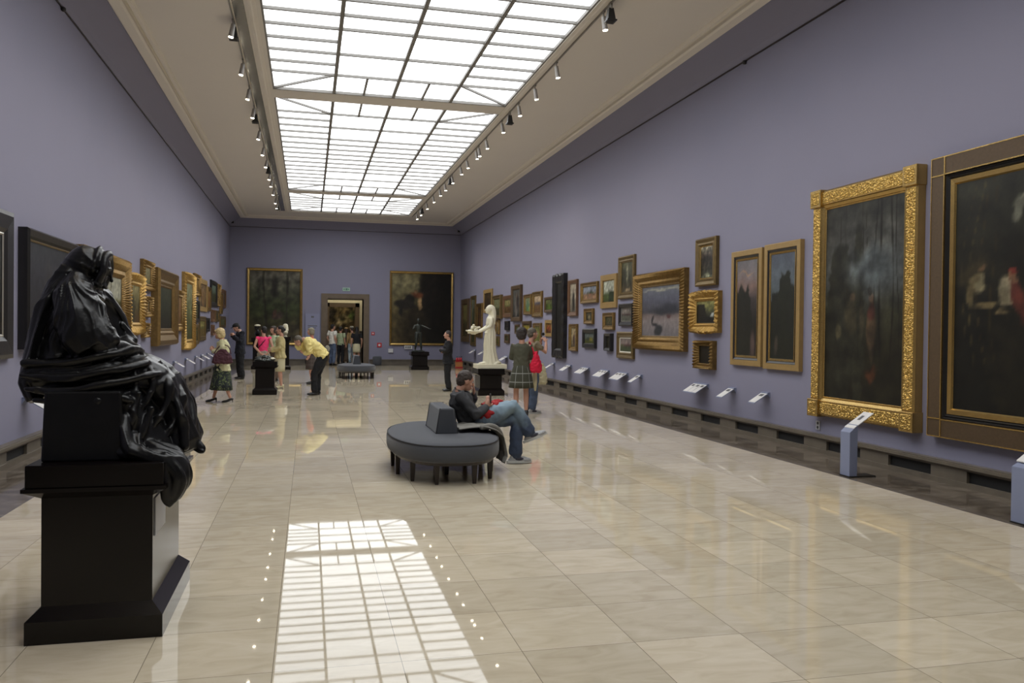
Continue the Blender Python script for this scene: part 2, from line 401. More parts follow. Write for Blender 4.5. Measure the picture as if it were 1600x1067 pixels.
mb = MB(); mb.box(0, 3.2, 40, 41.4, 4.95, 4.99); tag(mb.build('ceiling_light', 'lobby_glow'), 'warm ceiling light in the lobby beyond the doorway', 'ceiling light', 'lobby ceiling lights')
mb = MB(); mb.box(0, 3.6, 47, 49, 4.95, 4.99); tag(mb.build('ceiling_light', 'lobby_glow'), 'ceiling light in the last room behind the second doorway', 'ceiling light', 'lobby ceiling lights')
# ------------------------------------------------------------------ paintings
def fbm(x, y, s): return noise.fractal(Vector((x, y, s)), 1.0, 2.0, 4)
def paint(spec, u, v, asp, sd):
    """colour of a painted picture at (u,v); spec = dict(bg=[(v,col)..], bl=[(cx,cy,rx,ry,col,soft)], tr=[x..], n=amp)"""
    uu = u + .03*fbm(u*6, v*6, sd); vv = v + .04*fbm(u*5, v*5, sd+9)
    bg = spec['bg']; c = bg[-1][1]
    for (v0, c0), (v1, c1) in zip(bg, bg[1:]):
        if vv <= v1:
            t = max(0, min(1, (vv-v0)/(v1-v0))); c = [c0[i]*(1-t)+c1[i]*t for i in range(3)]; break
    c = list(c)
    if spec.get('tree'):                                  # ragged tree masses: (x, top, halfwidth, col)
        for (x, top, hw, tc) in spec['tree']:
            w = hw*(.55+.45*math.sin(PI*min(1, max(0, (vv+.1)/(top+.1))))) + .05*fbm(u*9+x, v*14, sd+3)
            d = (w-abs(uu-x))/.03; e = (top + .035*fbm(u*8, 3, sd) - vv)/.03
            t = max(0, min(1, d))*max(0, min(1, e)); c = [c[i]*(1-t)+tc[i]*t for i in range(3)]
    for (x, wd, tc) in spec.get('tr', []):
        xx = x + .02*math.sin(v*6+x*20) + .05*(v-.5)*math.sin(x*40)
        t = max(0, min(1, (wd-abs(u-xx))/(wd*.5)))*max(0, min(1, (v-.15)/.1)); c = [c[i]*(1-t)+tc[i]*t for i in range(3)]
    for (x, y, rx, ry, bc, so) in spec.get('bl', []):
        d = math.hypot((uu-x)/rx, (vv-y)/ry)
        t = max(0, min(1, (1-d)/so+.5)) if so > 0 else (1 if d < 1 else 0)
        c = [c[i]*(1-t)+bc[i]*t for i in range(3)]
    a = 1 + spec.get('n', .35)*fbm(u*11*asp, v*11, sd+20)
    return [lin(max(0, min(255, x*a)))*K for x in c]
def canvas_mesh(w, h, z0, d, spec, seed, res):
    nx = max(6, int(w/res)); nz = max(6, int(h/res)); nx = min(nx, 150); nz = min(nz, 140)
    mb = MB(); mb.col = []
    vs = []; fs = []
    for j in range(nz+1):
        for i in range(nx+1):
            u, v = i/nx, j/nz
            vs.append(((u-.5)*w, -d, z0+v*h)); mb.col.append(paint(spec, u, v, w/h, seed))
    for j in range(nz):
        for i in range(nx):
            k = j*(nx+1)+i; fs.append((k, k+1, k+nx+2, k+nx+1))
    mb.add(vs, fs); return mb
def frame_mesh(W, H, prof, orn=0., pitch=.09, wav=0., top_orn=0.):
    """mitred frame; prof = [(inset, projection)...] from the wall outwards and in to the sight edge"""
    mb = MB(); rs = []
    n = 1 if not (orn or wav or top_orn) else 0
    def corners(d): return [(-W/2+d, d), (W/2-d, d), (W/2-d, H-d), (-W/2+d, H-d)]
    segs = [max(2, int(L_/pitch*6)) if (orn or wav or top_orn) else 1 for L_ in (W, H, W, H)]
    P = len(prof); dmax = prof[-1][0]
    for j, (d, y) in enumerate(prof):
        ring = []; cs = corners(d)
        for k in range(4):
            a, b = cs[k], cs[(k+1) % 4]; N = segs[k]
            for q in range(N):
                t = q/N; x = a[0]*(1-t)+b[0]*t; z = a[1]*(1-t)+b[1]*t
                yy = y
                if (orn or wav or top_orn) and 0 < j < P-1:
                    g = math.sin(2*PI*t*N/4)
                    dd = orn*g*(1 if j in (2, 3) else .35)
                    edge = math.sin(PI*t)
                    o = (wav if j < P/2 else 0)*math.sin(2*PI*t*N/6*.5)
                    if top_orn and j < P/2: o += top_orn*(.5+.5*math.sin(t*N*1.1))*(1.6 if k in (0, 2) else 1)
                    yy = y + dd
                    nx_, nz_ = [(0, -1), (1, 0), (0, 1), (-1, 0)][k]
                    x += nx_*o*edge; z += nz_*o*edge
                ring.append((x, -yy, z))
        rs.append(ring)
    mb.rings(rs, cap=False); return mb
def crn(mb, W, H, s, d0, d1, e=.012):   # corner blocks
    for x in (-1, 1):
        for z in (0, 1):
            x0, x1 = sorted((x*(W/2+e), x*(W/2-s))); z0, z1 = (-e, s) if z == 0 else (H-s, H+e)
            mb.box(x0, x1, -d1, -d0, z0, z1)
STY = {   # fw, profile(fractions of fw, projection), frame material, inner slip material, ornament kwargs
 'gold':   ([(0,0),(0,.055),(.12,.075),(.35,.07),(.7,.045),(.85,.05),(1,.032)], 'gold_old', dict()),
 'goldo':  ([(0,0),(0,.07),(.14,.10),(.36,.095),(.62,.055),(.8,.065),(.9,.05),(1,.035)], 'gold_old', dict(orn=.018, pitch=.09)),
 'goldr':  ([(0,0),(0,.07),(.18,.10),(.42,.085),(.66,.05),(.82,.06),(1,.035)], 'gold_rich', dict(orn=.018, pitch=.12, top_orn=.02)),
 'dull':   ([(0,0),(0,.05),(.2,.065),(.6,.05),(.85,.055),(1,.03)], 'gold_dull', dict()),
 'wood':   ([(0,0),(0,.06),(.2,.07),(.8,.05),(1,.03)], 'wood_frame', dict()),
 'brown':  ([(0,0),(0,.06),(.15,.07),(.8,.06),(1,.035)], 'brown_frame', dict()),
 'black':  ([(0,0),(0,.06),(.2,.075),(.8,.06),(1,.035)], 'black_frame', dict()),
 'oak':    ([(0,0),(0,.045),(.04,.05),(.96,.05),(1,.03)], 'oak_gold', dict()),
}
RZ = {'R': -PI/2, 'L': PI/2, 'B': 0.}
PCOUNT = [0]
def painting(side, a0, a1, z0, z1, fw, sty, spec, label, slip=None, wav=0., proj=1., group=None, kind='painting', reso=None):
    PCOUNT[0] += 1
    W = abs(a1-a0); Hh = z1-z0; m = (a0+a1)/2
    loc = {'R': (XR, m, z0), 'L': (XL, m, z0), 'B': (m, YB, z0)}[side]
    t = thing('painting', label, kind, loc, RZ[side], group or {'R': 'framed paintings on the right wall', 'L': 'framed paintings on the left wall', 'B': 'large paintings on the far wall'}[side])
    pf, fm, kw = STY[sty]; kw = dict(kw)
    if wav: kw['wav'] = wav; kw.setdefault('pitch', .16)
    prof = [(f*fw, d*proj) for f, d in pf]
    frame_mesh(W, Hh, prof, **kw).build('frame', fm, t)
    ins = fw-.004; dc = prof[-1][1]
    if slip:
        sw, sm = slip
        frame_mesh(W-2*ins, Hh-2*ins, [(0, dc-.012), (0, dc), (sw*.5, dc+.004), (sw, dc-.008)]).xf(Matrix.Translation((0, 0, ins))).build('slip', sm, t)
        ins += sw-.003; dc -= .008
    far = m
    canvas_mesh(W-2*ins, Hh-2*ins, ins, dc-.006, spec, 3.7*PCOUNT[0], reso or (.03 if far < 17 else .05)).build('canvas', 'canvas_paint', t)
    return t
D = (24, 22, 18); G = (52, 56, 34); SK = (120, 125, 125)
def land(sky=(140,142,135), hor=(90,95,80), gnd=(60,66,38), h=.45, **k): return dict(bg=[(0, gnd), (h-.03, gnd), (h+.03, hor), (h+.12, sky), (1, sky)], **k)
def fig(bg=(60,52,40), col=(95,75,60), head=(140,110,85), x=.5, **k):
    return dict(bg=[(0, tuple(c*.6 for c in bg)), (.5, bg), (1, bg)], bl=[(x, .36, .2, .36, col, .3), (x, .76, .075, .07, head, .3)] + k.pop('bl', []), **k)
P = painting
# --- right wall, nearest first
pic = dict(bg=[(0,(26,24,16)),(.25,(30,28,18)),(.45,(44,44,32)),(.6,(70,72,70)),(.85,(62,62,58)),(1,(40,40,34))],
  tree=[(.45,.92,.10,(38,38,28)),(.2,.8,.22,(34,34,26))], tr=[(.66,.009,(24,20,14)),(.73,.016,(22,19,13)),(.86,.012,(22,19,13)),(.93,.007,(26,22,16)),(.3,.007,(34,32,24)),(.48,.006,(34,32,24)),(.18,.006,(34,32,24)),(.58,.004,(34,32,24))],
  bl=[(.36,.42,.07,.09,(54,50,36),.5),(.37,.52,.03,.025,(64,54,40),.4),(.62,.36,.055,.15,(62,50,36),.4),(.61,.46,.05,.05,(66,38,30),.4),(.61,.535,.028,.022,(76,58,44),.3),(.6,.555,.03,.012,(30,24,18),.3),(.5,.40,.03,.10,(50,46,34),.5),(.62,.15,.07,.03,(66,38,22),.6),(.20,.34,.05,.04,(62,58,42),.5),(.62,.66,.3,.1,(76,82,84),1.)], n=.5)
# large gilt frame, relief covered with corner blocks
t = thing('painting', 'tall dusk woodland picture in a broad bright gilt frame with square corner blocks', 'painting', (XR, 9.115, .51), RZ['R'], 'framed paintings on the right wall')
W, Hh = 2.02, 3.02
frame_mesh(W, Hh, [(0,0),(0,.10),(.02,.115),(.185,.115),(.19,.12),(.20,.10),(.235,.085),(.24,.075),(.25,.08),(.26,.07)]).build('frame', 'gold_smooth', t)
def relief(mb, x0, x1, z0, z1, y, amp=.014, st=.010):
    nx = max(3, int((x1-x0)/st)); nz = max(3, int((z1-z0)/st)); vs = []; fs = []
    for j in range(nz+1):
        for i in range(nx+1):
            x = x0+(x1-x0)*i/nx; z = z0+(z1-z0)*j/nz
            h = abs(noise.noise(Vector((x*42, z*42, 2.)))) + .7*abs(noise.noise(Vector((x*85, z*85, 7.))))
            e = 0 if i in (0, nx) or j in (0, nz) else 1
            vs.append((x, y - amp*(1.1-h*1.6)*e, z))
    for j in range(nz):
        for i in range(nx):
            k = j*(nx+1)+i; fs.append((k, k+1, k+nx+2, k+nx+1))
    mb.add(vs, fs)
mb = MB()
for (x0,x1,z0,z1) in ((-W/2+.025,-W/2+.18,.23,Hh-.23),(W/2-.18,W/2-.025,.23,Hh-.23),(-W/2+.23,W/2-.23,.025,.18),(-W/2+.23,W/2-.23,Hh-.18,Hh-.025)): relief(mb, x0,x1,z0,z1,-.113)
plab(mb.build('relief_panel', 'gold_bright', t), 'gilt vine relief panels between the corner blocks')
for x in (-1, 1):
    for z in (0, 1):
        cb = MB(); s = .215; x0, x1 = sorted((x*(W/2+.02), x*(W/2-s))); z0, z1 = (-.02, s) if z == 0 else (Hh-s, Hh+.02)
        cb.box(x0, x1, -.145, 0, z0, z1)
        o = cb.build('corner_block', 'gold_smooth', t, bevel=.008)
        ci = MB(); relief(ci, x0+.03, x1-.03, z0+.03, z1-.03, -.144); ci.build('rosette_panel', 'gold_bright', o)
canvas_mesh(W-.51, Hh-.51, .255, .066, pic, 11, .018).build('canvas', 'canvas_paint', t)
# large brown frame at the right edge
pic = dict(bg=[(0,(14,14,11)),(.4,(20,19,14)),(.7,(30,29,21)),(1,(36,36,28))], tree=[(.2,.75,.1,(24,22,15)),(.7,.95,.3,(24,23,17))],
  tr=[(.06,.0025,(52,46,28)),(.09,.002,(48,40,24)),(.125,.003,(40,34,20)),(.035,.002,(46,40,26)),(.3,.004,(40,34,20)),(.5,.005,(40,34,20))],
  bl=[(.055,.60,.035,.07,(50,44,28),.7),(.075,.545,.022,.04,(116,108,82),.4),(.06,.565,.02,.02,(96,86,60),.4),(.075,.615,.012,.02,(80,62,44),.3),(.09,.45,.03,.014,(100,88,60),.5),(.05,.50,.012,.05,(84,74,50),.5),
      (.165,.50,.03,.055,(124,116,94),.35),(.145,.475,.018,.04,(108,100,78),.4),(.19,.47,.022,.08,(74,36,28),.4),(.19,.56,.015,.028,(104,76,56),.3),(.192,.585,.017,.014,(100,40,30),.3),(.13,.41,.02,.012,(92,80,56),.5),
      (.185,.86,.014,.06,(92,92,80),.4),(.20,.90,.012,.02,(110,108,92),.4),(.45,.5,.05,.12,(64,50,38),.6),(.46,.66,.018,.03,(104,80,60),.4),(.3,.2,.06,.05,(36,26,16),.8),(.7,.5,.12,.2,(52,42,32),.8)], n=.45)
t = thing('painting', 'huge dark night scene in a wide brown gilt-edged frame at the right edge', 'painting', (XR, 5.41, .49), RZ['R'], 'framed paintings on the right wall')
W, Hh = 5.0, 3.07
frame_mesh(W, Hh, [(0,0),(0,.08),(.005,.10),(.20,.10),(.205,.08)]).build('frame', 'brown_frame', t)
e = MB()
for d0, d1, y in ((0,.012,.104),(.19,.204,.104)):
    frame = frame_mesh(W, Hh, [(d0,.09),(d0,y),(d1,y),(d1,.09)]); e.add(frame.v, frame.f)
for x in (-1, 1):
    for z0, z1 in ((.195,.21),(Hh-.21,Hh-.195)):
        x0, x1 = sorted((x*W/2, x*(W/2-.2))); e.box(x0, x1, -.106, -.09, z0, z1)
    for z0, z1 in ((0,.2),(Hh-.2,Hh)):
        x0, x1 = sorted((x*(W/2-.195), x*(W/2-.21))); e.box(x0, x1, -.106, -.09, z0, z1)
plab(e.build('gilt_edge', 'gold_smooth', t), 'thin gilt mouldings')
frame_mesh(W-.41, Hh-.41, [(0,.08),(.01,.09),(.025,.07),(.04,.085),(.06,.06)]).xf(Matrix.Translation((0,0,.205))).build('inner_moulding', 'black_frame', t)
frame_mesh(W-.53, Hh-.53, [(0,.06),(0,.075),(.05,.072),(.065,.05)]).xf(Matrix.Translation((0,0,.265))).build('slip', 'gold_smooth', t)
canvas_mesh(W-.65, Hh-.65, .325, .052, pic, 23, .03).build('canvas', 'canvas_paint', t)
# the pair of tall oak frames
def twin(y0, y1, z0, z1, spec, label):
    W, Hh = y1-y0, z1-z0
    t = thing('painting', label, 'painting', (XR, (y0+y1)/2, z0), RZ['R'], 'framed paintings on the right wall')
    frame_mesh(W, Hh, [(0,0),(0,.065),(.01,.07),(.085,.07),(.09,.06)]).build('frame', 'oak_gold', t)
    frame_mesh(W-.18, Hh-.18, [(0,.06),(.005,.066),(.03,.05),(.045,.045)]).xf(Matrix.Translation((0,0,.09))).build('inner_moulding', 'black_frame', t)
    frame_mesh(W-.26, Hh-.26, [(0,.045),(0,.055),(.03,.05),(.035,.04)]).xf(Matrix.Translation((0,0,.13))).build('slip', 'gold_smooth', t)
    canvas_mesh(W-.32, Hh-.32, .16, .042, spec, len(label)*3.1, .02).build('canvas', 'canvas_paint', t)
twin(11.51, 12.46, 1.09, 2.93, dict(bg=[(0,(48,42,36)),(.3,(34,32,28)),(.6,(66,60,60)),(.72,(126,104,98)),(.85,(122,114,116)),(1,(108,106,110))], tree=[(.35,.74,.42,(34,34,28)),(.15,.70,.3,(36,36,30))], bl=[(.45,.86,.3,.012,(160,132,110),.8),(.8,.12,.1,.14,(84,70,66),.8)], n=.1), 'tall narrow evening landscape with pink sky, left of the pair in plain oak-gold frames')
twin(10.48, 11.44, 1.07, 2.95, dict(bg=[(0,(26,26,24)),(.3,(34,34,28)),(.6,(74,82,86)),(.8,(90,98,106)),(1,(80,86,98))], tree=[(.6,.84,.34,(34,36,28)),(.2,.66,.25,(32,34,28)),(.9,.7,.2,(34,36,30))], bl=[(.25,.14,.06,.1,(70,62,54),.8)], n=.12), 'tall narrow moonlit tree picture, right of the pair in plain oak-gold frames')
P('R', 13.0, 13.77, 2.43, 3.27, .13, 'dull', dict(bg=[(0,(70,72,58)),(.3,(44,42,34)),(.7,(66,58,52)),(.88,(96,92,80)),(1,(190,182,158))], bl=[(.5,.1,.18,.07,(122,124,102),.5),(.45,.55,.3,.15,(40,36,30),.8)], n=.9), 'small dark garden picture in old gilt frame, topmost of the column of three', slip=(.02,'gold_smooth'), proj=1.3)
P('R', 12.87, 13.91, 1.61, 2.33, .16, 'goldr', dict(bg=[(0,(26,26,24)),(.5,(60,62,44)),(.8,(120,120,72)),(1,(144,140,92))], tree=[(.2,.9,.3,(28,28,24)),(.75,.6,.06,(36,36,34))], bl=[(.82,.35,.08,.1,(170,176,170),.3),(.55,.15,.4,.16,(24,24,22),.5)], n=.4), 'small yellow sky picture in a carved gilt frame, middle of the column of three', slip=(.015,'gold_smooth'), proj=1.3)
P('R', 13.04, 13.71, .97, 1.47, .10, 'goldo', dict(bg=[(0,(18,16,12)),(1,(26,24,18))], n=.5), 'smallest nearly black picture in carved gilt frame, lowest of the column of three', proj=1.3)
P('R', 14.15, 16.54, 1.25, 2.81, .26, 'goldo', dict(bg=[(0,(110,106,110)),(.3,(126,118,118)),(.42,(112,100,98)),(.5,(70,70,78)),(.75,(84,86,100)),(.92,(96,100,110)),(1,(96,98,104))],
  bl=[(.45,.12,.11,.11,(44,46,50),.4),(.3,.32,.03,.09,(44,44,46),.4),(.36,.22,.06,.03,(50,50,54),.5),(.72,.38,.06,.05,(84,58,58),.5),(.6,.5,.3,.08,(48,50,56),.9),(.75,.55,.2,.1,(50,52,60),.9),(.55,.93,.5,.022,(150,150,138),.8)], n=.12),
  'wide misty field picture with dark figures in a broad antique gilt frame', slip=(.03,'gold_old'), proj=1.5, reso=.03)
P('R', 16.71, 17.66, 2.34, 3.28, .13, 'dull', dict(bg=[(0,(88,78,58)),(.15,(60,54,38)),(.4,(52,52,38)),(.7,(60,60,46)),(1,(84,84,62))], bl=[(.5,.6,.05,.4,(136,134,112),.6),(.52,.1,.2,.06,(140,124,96),.6)], n=.5), 'tall waterfall picture hung highest beside the misty field picture', slip=(.02,'gold_dull'))
P('R', 16.76, 17.57, 1.74, 2.23, .10, 'black', land((110,104,98),(80,66,66),(84,86,76),.45,bl=[(.6,.5,.25,.14,(64,46,48),.5)],n=.5), 'small picture with grey sky in a plain black frame, left of the misty field picture', slip=(.012,'silver_line'))
P('R', 16.72, 17.70, 1.02, 1.61, .13, 'dull', land((120,108,104),(96,62,60),(66,74,52),.5,bl=[(.6,.52,.3,.12,(76,50,52),.5)],n=.5), 'small white mounted picture in a greenish gilt frame beside the misty field picture', slip=(.03,'mount_white'))
P('R', 17.79, 18.84, 2.16, 2.94, .13, 'oak', land((150,154,140),(104,112,92),(64,76,40),.4,tree=[(.72,.52,.3,(40,50,28))],n=.5), 'upright landscape with pale cloudy sky in a bright yellow gilt frame', slip=(.02,'gold_smooth'))
P('R', 17.92, 18.61, 1.65, 2.05, .10, 'gold', dict(bg=[(0,(52,46,28)),(.5,(66,64,42)),(1,(58,54,34))], n=.8), 'small dark woodland picture in a gilt frame below the yellow framed landscape')
P('R', 18.02, 18.45, 1.16, 1.57, .08, 'black', dict(bg=[(0,(30,28,20)),(1,(40,40,30))], n=.8), 'tiny dark picture in a black frame, lowest below the yellow framed landscape', proj=1.3)
P('R', 19.04, 20.29, 2.31, 2.83, .10, 'gold', land((122,128,140),(110,100,86),(134,106,84),.42,bl=[(.35,.5,.1,.12,(70,70,56),.4),(.6,.5,.16,.16,(54,60,46),.4),(.5,.35,.03,.1,(110,48,38),.4),(.75,.38,.1,.06,(90,66,44),.5)],n=.5), 'wide village scene with blue sky in a reddish gilt frame, topmost of three', slip=(.012,'gold_smooth'))
P('R', 19.35, 20.00, 1.79, 2.18, .10, 'gold', fig((60,56,40),(110,104,80),(130,112,84),n=.6), 'small gilt framed picture with one pale figure, under the wide village scene')
P('R', 19.15, 20.10, 1.20, 1.68, .12, 'black', land((84,92,88),(60,66,40),(66,70,32),.35,bl=[(.6,.4,.25,.2,(96,90,36),.6),(.3,.4,.16,.2,(44,48,36),.5)],n=.5), 'small yellow-green landscape in a deep black frame, lowest under the village scene')
P('R', 20.62, 21.38, 2.01, 2.97, .10, 'wood', fig((150,142,126),(40,38,34),(90,76,62),n=.3), 'tall portrait of a dark standing figure on pale ground in a red-brown frame', slip=(.02,'wood_frame'))
P('R', 20.60, 21.23, 1.09, 1.80, .09, 'gold', fig((140,128,100),(70,52,48),(120,96,76),n=.5), 'small narrow figure picture in a gilt frame beneath the red-brown framed portrait', slip=(.02,'gold_smooth'))
P('R', 21.58, 22.65, .87, 3.19, .26, 'black', dict(bg=[(0,(20,18,14)),(1,(30,30,26))], n=.5), 'very tall narrow picture in a thick black frame with rippled edges', wav=.025, proj=1.8)
P('R', 22.78, 23.66, 2.15, 2.60, .08, 'brown', land((96,100,60),(70,84,30),(60,76,26),.5,tr=[(.3,.04,(50,50,26)),(.7,.05,(52,56,28))],n=.8), 'small bright green park picture left of the rippled black frame')
P('R', 22.85, 23.62, 1.45, 1.93, .10, 'oak', dict(bg=[(0,(90,54,24)),(.5,(120,62,28)),(1,(104,84,34))], bl=[(.5,.45,.2,.2,(136,60,32),.6)], n=.8), 'small orange picture in an uneven golden frame left of the rippled black frame')
P('R', 23.98, 25.04, 2.03, 2.81, .13, 'gold', land((166,146,120),(88,84,90),(92,68,42),.52,bl=[(.5,.56,.6,.06,(72,72,84),.6)],n=.5), 'upright mountain picture with peach sky in a gilt frame', slip=(.015,'gold_smooth'))
P('R', 24.05, 24.90, 1.20, 1.85, .10, 'gold', dict(bg=[(0,(88,92,44)),(.5,(96,100,52)),(1,(84,80,46))], bl=[(.4,.5,.1,.22,(134,124,80),.5),(.6,.45,.08,.2,(124,120,84),.5)], n=.8), 'small green garden picture with pale figures, below the peach sky mountain picture')
P('R', 25.22, 26.10, 2.12, 2.77, .10, 'gold', land((120,122,92),(84,104,84),(110,120,50),.4,tree=[(.4,.8,.25,(70,96,76))],n=.6), 'upright light green meadow picture left of the peach sky mountain picture', slip=(.015,'gold_smooth'))
P('R', 25.26, 26.26, 1.51, 1.92, .10, 'brown', dict(bg=[(0,(70,52,26)),(.5,(140,128,44)),(1,(50,44,26))], n=.6), 'small picture with a yellow patch in a dark brown frame behind the green sweater woman')
P('R', 26.44, 27.73, 1.92, 3.13, .15, 'brown', fig((70,70,66),(92,88,84),(110,96,84),x=.45,n=.5,bl=[(.6,.6,.12,.3,(44,36,32),.6)]), 'tall dark framed portrait of a grey draped figure', proj=1.4)
P('R', 26.75, 27.26, 1.50, 1.82, .07, 'brown', dict(bg=[(0,(50,56,30)),(1,(70,78,40))], n=.5), 'tiny green picture under the tall grey portrait')
P('R', 27.83, 29.06, 2.07, 2.84, .14, 'wood', land((110,104,66),(80,84,46),(74,54,30),.5,n=.8), 'reddish wood framed meadow picture left of the tall grey portrait', slip=(.02,'gold_dull'))
P('R', 28.14, 28.72, 1.62, 1.95, .09, 'black', dict(bg=[(0,(30,26,28)),(1,(44,40,44))], n=.5), 'tiny black framed picture, upper of two small ones right of the white statue')
P('R', 28.13, 28.76, 1.17, 1.49, .08, 'brown', dict(bg=[(0,(44,46,28)),(1,(66,64,40))], n=.5), 'tiny olive picture, lower of two small ones right of the white statue')
P('R', 29.29, 30.65, 2.04, 2.91, .14, 'dull', land((116,118,86),(84,92,70),(60,58,36),.45,n=.5), 'greenish seascape picture behind the head of the white statue', proj=1.9)
P('R', 29.66, 30.25, 1.47, 2.01, .09, 'gold', land((130,112,84),(90,76,54),(96,84,56),.4,n=.5), 'small ochre picture directly right of the white statue shoulder')
P('R', 29.68, 30.22, 1.04, 1.40, .08, 'dull', dict(bg=[(0,(50,52,26)),(1,(84,88,44))], n=.5), 'small olive picture low beside the white statue skirt')
P('R', 30.97, 32.57, 2.30, 3.21, .15, 'oak', fig((60,48,28),(44,34,22),(92,66,44),n=.6), 'dark portrait in a golden frame hung highest above the white statue')
P('R', 32.79, 33.89, 1.31, 2.71, .18, 'gold', fig((60,44,28),(84,56,34),(100,72,46),n=.6), 'upright brown picture in a red-gold frame left of the white statue')
P('R', 34.18, 35.22, .95, 3.07, .16, 'dull', land((84,88,74),(60,66,46),(44,44,26),.4,tree=[(.5,.8,.3,(48,52,34))],n=.5), 'very tall narrow green picture, second from the far right corner')
P('R', 35.60, 37.19, 1.09, 2.99, .26, 'brown', land((98,92,54),(76,74,44),(52,46,26),.4,n=.6), 'tall yellow-green picture in a wide brown frame next to the far right corner', proj=1.6)
# --- left wall
P('L', 7.6, 10.66, 1.22, 2.88, .25, 'black', dict(bg=[(0,(30,24,18)),(.3,(34,34,32)),(1,(44,46,44))], n=.4), 'dark framed picture with silver edges cut off by the left edge', slip=(.03,'silver_line'))
P('L', 10.99, 13.26, 1.31, 2.77, .12, 'black', dict(bg=[(0,(32,30,30)),(.4,(38,38,42)),(.7,(44,44,50)),(1,(40,42,44))], bl=[(.45,.5,.08,.3,(48,46,46),.8)], n=.3), 'wide dark blue-grey picture in a deep black frame behind the seated bronze', slip=(.03,'gold_dull'), proj=1.7)
P('L', 13.51, 16.70, 1.35, 2.81, .36, 'goldo', land((150,150,134),(90,88,56),(64,60,36),.42,tr=[(.55,.02,(70,60,36)),(.68,.015,(70,62,38)),(.3,.02,(66,60,36))],n=.4), 'broad gilt framed tree landscape partly behind the hooded bronze head', proj=1.6, reso=.04)
P('L', 16.86, 18.30, 1.46, 2.62, .22, 'goldr', dict(bg=[(0,(84,60,34)),(.4,(66,60,36)),(.7,(110,104,68)),(1,(130,124,88))], tree=[(.35,.7,.25,(52,50,30))], n=.5), 'russet landscape in a richly carved gilt frame with leafy crest', proj=1.3)
P('L', 18.33, 19.46, 2.36, 2.99, .15, 'goldo', dict(bg=[(0,(90,84,54)),(1,(120,116,90))], n=.6), 'small ornate gilt picture hung high between carved and deep-framed pictures')
P('L', 18.63, 19.33, 1.80, 2.24, .12, 'goldo', dict(bg=[(0,(84,66,44)),(1,(110,98,72))], n=.6), 'small ornate gilt picture in the middle right of the leafy-crested frame')
P('L', 18.43, 18.99, 1.37, 1.68, .11, 'goldo', dict(bg=[(0,(80,62,30)),(1,(96,80,44))], n=.6), 'small ornate gilt picture lowest beside the leafy-crested frame')
P('L', 19.57, 22.30, 1.17, 2.91, .34, 'gold', dict(bg=[(0,(24,24,16)),(.5,(40,44,30)),(1,(50,54,38))], n=.5), 'large dark green picture in a deep stepped red-gold frame', proj=2.6, slip=(.06,'gold_old'))
P('L', 22.57, 24.02, 1.49, 2.57, .20, 'goldo', dict(bg=[(0,(96,70,40)),(1,(126,96,64))], bl=[(.5,.5,.2,.3,(110,78,52),.8)], n=.5), 'square brownish picture in a carved frame right of the deep stepped frame')
P('L', 24.10, 26.20, .98, 3.11, .28, 'goldr', dict(bg=[(0,(60,62,34)),(.5,(90,94,60)),(1,(124,128,100))], n=.4), 'tallest gilt frame on the left wall, bright leaf carving and pale green picture', proj=1.2)
P('L', 26.27, 27.52, 2.54, 3.21, .16, 'goldo', dict(bg=[(0,(96,74,34)),(1,(130,104,52))], n=.6), 'small high gilt picture immediately right of the tallest left gilt frame')
P('L', 26.36, 27.48, 1.75, 2.42, .12, 'black', dict(bg=[(0,(50,50,30)),(1,(70,72,48))], n=.6), 'small dark framed picture mid-height right of the tallest left gilt frame')
P('L', 26.35, 27.41, 1.07, 1.70, .12, 'dull', dict(bg=[(0,(60,54,32)),(1,(84,80,50))], n=.6), 'small dull gilt picture lowest right of the tallest left gilt frame')
P('L', 27.63, 29.61, 2.11, 3.15, .16, 'oak', fig((104,84,58),(120,92,60),(140,112,84),n=.5), 'light golden framed figure picture in the upper row of the left wall')
P('L', 29.66, 30.60, 2.15, 2.98, .15, 'gold', dict(bg=[(0,(110,66,36)),(1,(130,96,58))], n=.5), 'orange-brown picture hung right of the light golden figure picture')
P('L', 27.59, 29.21, 1.17, 1.95, .15, 'dull', land((110,104,60),(80,84,40),(90,74,36),.5,n=.6), 'yellow-green picture below the light golden figure picture')
P('L', 29.26, 30.25, 1.45, 1.92, .10, 'black', dict(bg=[(0,(22,20,20)),(1,(30,28,28))], n=.5), 'small black picture in the lower row of the left wall')
P('L', 30.69, 32.53, 2.35, 3.27, .16, 'black', land((80,92,80),(60,70,50),(50,50,30),.5,n=.6), 'dark framed green picture hung high towards the far left corner')
P('L', 32.67, 33.65, 2.39, 3.23, .13, 'goldo', dict(bg=[(0,(110,88,50)),(1,(120,104,66))], n=.5), 'narrow gilt picture hung high, third from the far left corner')
P('L', 33.80, 34.56, 2.12, 2.96, .11, 'gold', dict(bg=[(0,(70,60,34)),(1,(96,84,52))], n=.5), 'narrow brown-gold picture, second in the top row from the far left corner')
P('L', 34.75, 35.96, 2.39, 3.12, .14, 'wood', dict(bg=[(0,(60,48,36)),(1,(74,66,54))], n=.5), 'reddish dark picture in the top row closest to the far left corner')
P('L', 33.90, 35.97, 1.59, 2.05, .12, 'dull', dict(bg=[(0,(66,70,44)),(1,(90,92,62))], n=.5), 'wide olive picture low down closest to the far left corner')
P('L', 31.00, 31.95, 1.80, 2.23, .10, 'wood', dict(bg=[(0,(80,56,44)),(1,(96,74,60))], n=.5), 'small reddish picture, middle row above the blond woman')
P('L', 32.31, 33.34, 1.81, 2.23, .10, 'dull', dict(bg=[(0,(60,56,44)),(1,(76,74,60))], n=.5), 'small grey-brown picture, middle row right of the small reddish one')
P('L', 31.04, 31.76, 1.32, 1.70, .09, 'wood', dict(bg=[(0,(60,40,34)),(1,(84,62,52))], n=.5), 'small dark red picture, lower row in front of the blond woman')
